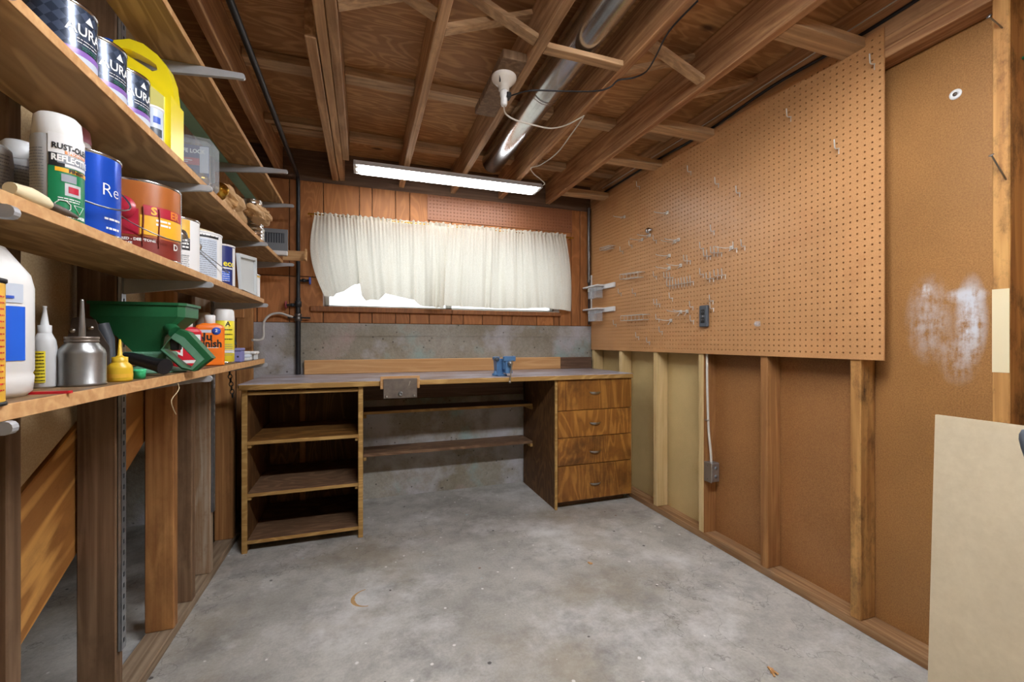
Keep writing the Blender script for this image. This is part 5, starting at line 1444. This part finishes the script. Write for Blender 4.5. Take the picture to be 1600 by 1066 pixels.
# ---------- third shelf
for k, pe in enumerate((152, 198, 234)):
    x, r = -.535, .052; y = y_by_right(pe, x, r)
    c, fa = can('paint_can', x, y, S3, r, .122, 'tin', ['first charcoal diamond patterned paint can from the room entrance on the third shelf', 'middle charcoal diamond patterned paint can on the third shelf', 'charcoal diamond patterned paint can beside the yellow jug spout end'][k], group='charcoal paint cans')
    R = r + .0008
    band(c, 'label_wrap', 'label_diamond', (x, y), R, S3 + .036, S3 + .114, fa - 1.5, fa + 1.5, uv=True)
    band(c, 'purple_stripe', 'label_purple', (x, y), R + .0003, S3 + .026, S3 + .036, fa - 1.5, fa + 1.5)
    band(c, 'silver_base', 'label_pale_blue', (x, y), R, S3 + .006, S3 + .026, fa - 1.5, fa + 1.5)
    text_cyl(c, 'AURA', .027, (x, y), R + .001, fa + .75, S3 + .072, 'print_white', .0004, .9)
    lines(c, x, y, R + .0008, S3 + .055, 2, .006, fa + .45, fa + 1.2, 'print_white', .0012)
    lines(c, x, y, R + .0008, S3 + .043, 2, .004, fa + .6, fa + 1.15, 'label_green', .0012)
    m = MB(); a = fa + .85; pts = [(x + (R + .001) * math.cos(a + q / R), y + (R + .001) * math.sin(a + q / R), S3 + .092 + h_) for q, h_ in ((-.008, 0), (.008, 0), (0, .014))]
    m.add(pts, [(0, 1, 2)]); m.build('triangle_mark', 'print_white', c)
# yellow jug
yj = thing('antifreeze_jug', (-.56, 1.40, S3), 'big yellow plastic jug with arched handle on the third shelf', 'jug')
YJ = 1.36
def J(px, py): return ony(px, py, YJ)
xr_ = -.474
outer = [J(*q) for q in ((166, 66), (170, 54), (195, 52), (217, 60), (240, 78), (255, 96), (263, 118), (267, 150))]
inner = [J(*q) for q in ((181, 71), (183, 66), (197, 69.5), (212, 77), (228, 86), (238, 94), (240, 102), (232, 104))]
MB().ringprism([q + V(0, .022, 0) for q in outer], [q + V(0, .022, 0) for q in inner], (0, .040, 0)).build('arched_handle', 'yellow_plastic', yj)
zb_ = J(267, 150).z
lowp = [outer[0], outer[7], V(outer[7].x, YJ, S3 + .006), V(outer[7].x - .006, YJ, S3), V(-.645, YJ, S3), V(-.652, YJ, S3 + .008), V(-.652, YJ, outer[0].z - .02)]
MB().prism(lowp, (0, .085, 0)).build('body', 'yellow_plastic', yj)
cen = sum(lowp, V(0, 0, 0)) / len(lowp)
MB().prism([cen + (q - cen) * .86 + V(0, -.006, 0) for q in lowp], (0, .006, 0)).build('front_panel', 'yellow_pale', yj)
MB().lathe((-.628, YJ + .04, S3), [(.018, .15), (.018, .262), (.0001, .262)], 18).build('neck', 'yellow_plastic', yj)
MB().lathe((-.628, YJ + .04, S3), [(.021, .256), (.021, .280), (.019, .283), (.0001, .283)], 18).build('cap', 'blue_label', yj)
for k in range(2):
    MB().bar((-.565 + k * .004, YJ - .0065, S3 + .156 - k * .012), (-.535 + k * .004, YJ - .0065, S3 + .140 - k * .012), .001, .004, (0, 0, 1)).build('print_line', 'print_red', yj)
MB().box(-.545, xr_ - .030, YJ - .0072, YJ - .006, S3 + .02, S3 + .080).build('label_panel', 'label_pale_blue', yj)
MB().box(-.528, xr_ - .034, YJ - .0078, YJ - .0072, S3 + .035, S3 + .06).build('label_picture', 'print_blue', yj)
tag(MB().cbox(-.62, -.500, YJ + .09, YJ + .104, S3, S3 + .20, .002).build('carton', 'label_white', None, (-.55, YJ + .097, S3)), 'thin white and red carton standing behind the yellow jug', 'carton')
x, r = -.499, .022; y = y_by_right(252, x, r) + .012
c, fa = can('touch_up_tin', x, y, S3, r, .085, 'label_pale_blue', 'small pale tin with dark picture between charcoal can and yellow jug', 'tin', lid='label_white')
band(c, 'picture', 'dark_grey', (x, y), r + .0007, S3 + .01, S3 + .03, fa - .3, fa + 1.0)
band(c, 'picture', 'print_blue', (x, y), r + .0007, S3 + .042, S3 + .058, fa + .1, fa + .8)
# red bag at the entrance end
rb = thing('red_package', (-.52, .80, S3), 'red folded plastic package at the entrance end of the third shelf', 'package')
m = MB(); vs = []
for i in range(9):
    for j in range(7):
        u_, v_ = i / 8, j / 6
        vs.append((-.48 - .02 * v_ + .010 * math.sin(i * 2.1 + j), .66 + .17 * u_, S3 + .001 + .12 * v_ * (1 - .15 * math.sin(i * 1.3))))
for i in range(9):
    for j in range(7):
        u_, v_ = i / 8, j / 6
        vs.append((-.53 + .02 * v_ + .008 * math.sin(i * 1.7 + j), .66 + .17 * u_, S3 + .001 + .12 * v_ * (1 - .15 * math.sin(i * 1.3))))
fs = [(k + i * 7 + j, k + i * 7 + j + 1, k + (i + 1) * 7 + j + 1, k + (i + 1) * 7 + j) for k in (0, 63) for i in range(8) for j in range(6)]
fs += [(i * 7 + e, (i + 1) * 7 + e, 63 + (i + 1) * 7 + e, 63 + i * 7 + e) for i in range(8) for e in (0, 6)] + [(e * 7 + j, e * 7 + j + 1, 63 + e * 7 + j + 1, 63 + e * 7 + j) for j in range(6) for e in (0, 8)]
m.add(vs, fs, True); m.build('bag', 'red_plastic', rb)
MB().bar((-.470, .67, S3 + .075), (-.470, .83, S3 + .02), .003, .006).build('fold_line', 'label_rust', rb)
# lock blister pack: flat clear shell seen face on, running along the shelf
lp = thing('lock_package', (-.47, 1.70, S3), 'clear blister pack with blue card and brass door lock on the third shelf', 'package')
YK = 1.672; X0, X1, ZB, ZT = -.602, -.468, S3 + .001, S3 + .183
O_ = [V(X0, YK, ZB), V(X1 - .012, YK, ZB), V(X1, YK, ZB + .015), V(X1, YK, ZT - .03), V(X1 - .014, YK, ZT - .010), V(X0, YK, ZT)]
I_ = [V(X0 + .005, YK, ZB + .006), V(X1 - .014, YK, ZB + .006), V(X1 - .008, YK, ZB + .018), V(X1 - .008, YK, ZT - .034), V(X1 - .020, YK, ZT - .018), V(X0 + .005, YK, ZT - .008)]
MB().ringprism(O_, I_, (0, .045, 0)).build('shell_wall', 'clear_plastic', lp)
MB().prism([q + V(0, .002, 0) for q in I_], (0, .001, 0)).build('shell_front', 'clear_plastic', lp)
MB().box(X0 + .006, X1 - .028, YK + .040, YK + .042, ZB + .010, ZT - .02).build('card', 'navy', lp)
MB().box(X0 + .006, X1 - .055, YK + .036, YK + .0395, ZB + .118, ZT - .022).build('card_header', 'navy', lp)
text_flat(lp, 'SAFE LOCK', .0185, (X0 + .055, YK + .0352, ZB + .139), (1, 0, 0), (0, 0, 1), 'print_white', .0007, .86)
MB().box(X0 + .006, X1 - .055, YK + .036, YK + .0395, ZB + .094, ZB + .117).build('red_stripe', 'label_red', lp)
lm = MB()
for k in range(2): lm.box(X0 + .02, X1 - .075 - k * .012, YK + .0352, YK + .0358, ZB + .107 - k * .006, ZB + .1095 - k * .006)
o_ = lm.build('small_print', 'print_white', lp); o_['kind'] = 'stuff'
MB().box(X1 - .054, X1 - .029, YK + .036, YK + .0395, ZB + .070, ZT - .024).build('card_side', 'label_pale_blue', lp)
for xx, zz in ((X0 + .050, ZB + .062), (X0 + .088, ZB + .045)):
    MB().lathe((xx, YK + .0395, zz), [(.020, 0), (.021, .003), (.010, .005), (.009, .010), (.016, .014), (.018, .022), (.013, .029), (.0001, .031)], 22, (0, -1, 0)).build('lock_knob', 'brass', lp)
kb = thing('door_knob', (-.478, 1.765, S3), 'loose brass door knob lying beside the blister pack', 'door knob')
MB().lathe((-.490, 1.775, S3 + .031), [(.0001, -.005), (.029, -.004), (.030, .002), (.012, .008), (.011, .016), (.022, .022), (.026, .034), (.022, .046), (.0001, .050)], 24, (.5, -.8, 0)).build('knob', 'brass', kb)
# crumpled paper bag
pg = thing('paper_bag', (-.50, 2.18, S3), 'crumpled brown paper bag lying on the third shelf', 'paper bag')
rnd = random.Random(5)
def crumple(c, rx_, ry_, rz_, seed, n=22, mm=14):
    rd = random.Random(seed); vs = []
    ks = [(rd.uniform(2, 6), rd.uniform(2, 6), rd.uniform(0, 6.28), rd.uniform(.05, .13)) for _ in range(7)]
    for j in range(mm + 1):
        th = PI * j / mm
        for i in range(n):
            ph = 2 * PI * i / n
            d = 1.0
            for a, b, p0, am in ks: d += am * (abs(math.sin(a * th + p0) + math.cos(b * ph + p0)) - .6)
            d *= rd.uniform(.96, 1.04)
            z_ = max(math.cos(th) * rz_ * d, -rz_ * .92)
            vs.append((c[0] + math.sin(th) * math.cos(ph) * rx_ * d, c[1] + math.sin(th) * math.sin(ph) * ry_ * d, c[2] + z_))
    fs = [(j * n + i, j * n + (i + 1) % n, (j + 1) * n + (i + 1) % n, (j + 1) * n + i) for j in range(mm) for i in range(n)]
    return vs, fs
m = MB(); vs, fs = crumple((-.520, 1.97, S3 + .046), .048, .165, .046, 4, 30, 18); m.add(vs, fs); m.build('bag_body', 'brown_paper', pg)
m = MB(); vs, fs = crumple((-.455, 2.235, S3 + .078), .040, .110, .028, 9, 30, 18); m.add(vs, fs); m.build('bag_mouth', 'brown_paper', pg)
# tins
for k, (x, y, z, r, h, lab) in enumerate(((-.520, 2.425, S3, .052, .058, 'wide shiny tin at the bottom of the stack behind the paper bag'), (-.520, 2.425, S3 + .0585, .047, .055, 'shiny tin in the middle of the stack behind the paper bag'), (-.522, 2.425, S3 + .114, .044, .082, 'shiny tin on top of the stack behind the paper bag'))):
    t_ = thing('metal_tin', (x, y, z), lab, 'tin', 'shiny metal tins')
    MB().lathe((x, y, z), [(.0001, 0), (r, 0), (r + .002, .003), (r, .006), (r, h * .3), (r + .0015, h * .33), (r, h * .36), (r, h * .6), (r + .0015, h * .63), (r, h * .66), (r, h - .004), (r + .002, h - .002), (r, h)], 32).build('wall', 'tin', t_)
    MB().lathe((x, y, z), [(r, h - .001), (r - .004, h - .001), (r - .006, h - .006), (.0001, h - .006)], 32).build('top', 'tin', t_)
# vent register
vr = thing('vent_register', (-.47, 2.75, S3), 'grey slotted floor vent register standing at the end of the third shelf', 'vent')
YV = 2.78; xa, xb = -.565, -.418
def rr(x0, x1, z0, z1): return [V(x0, YV, z0), V(x1, YV, z0), V(x1, YV, z1), V(x0, YV, z1)]
MB().ringprism(rr(xa, xb, S3 + .026, S3 + .150), rr(xa + .018, xb - .018, S3 + .070, S3 + .128), (0, .012, 0)).build('frame', 'mid_grey', vr)
for k in range(8):
    xx = xa + .028 + k * .0135
    MB().box(xx - .0022, xx + .0022, YV + .003, YV + .011, S3 + .068, S3 + .130).build('louvre', 'mid_grey', vr)
MB().box(xa + .01, xb - .01, YV + .013, YV + .05, S3 + .004, S3 + .142).build('damper_box', 'dark_grey', vr)
MB().cbox(xa + .02, xb, YV - .012, YV + .012, S3, S3 + .024, .002).build('base_frame', 'white_paint', vr)
MB().tube(smooth_path([(xa + .012, YV - .002, S3 + .15), (xa - .004, YV - .012, S3 + .152), (xa - .012, YV - .016, S3 + .12)]), .0022, 6).build('lever', 'zinc', vr)

# clear private build data
for o in bpy.data.objects:
    if '_org' in o: del o['_org']
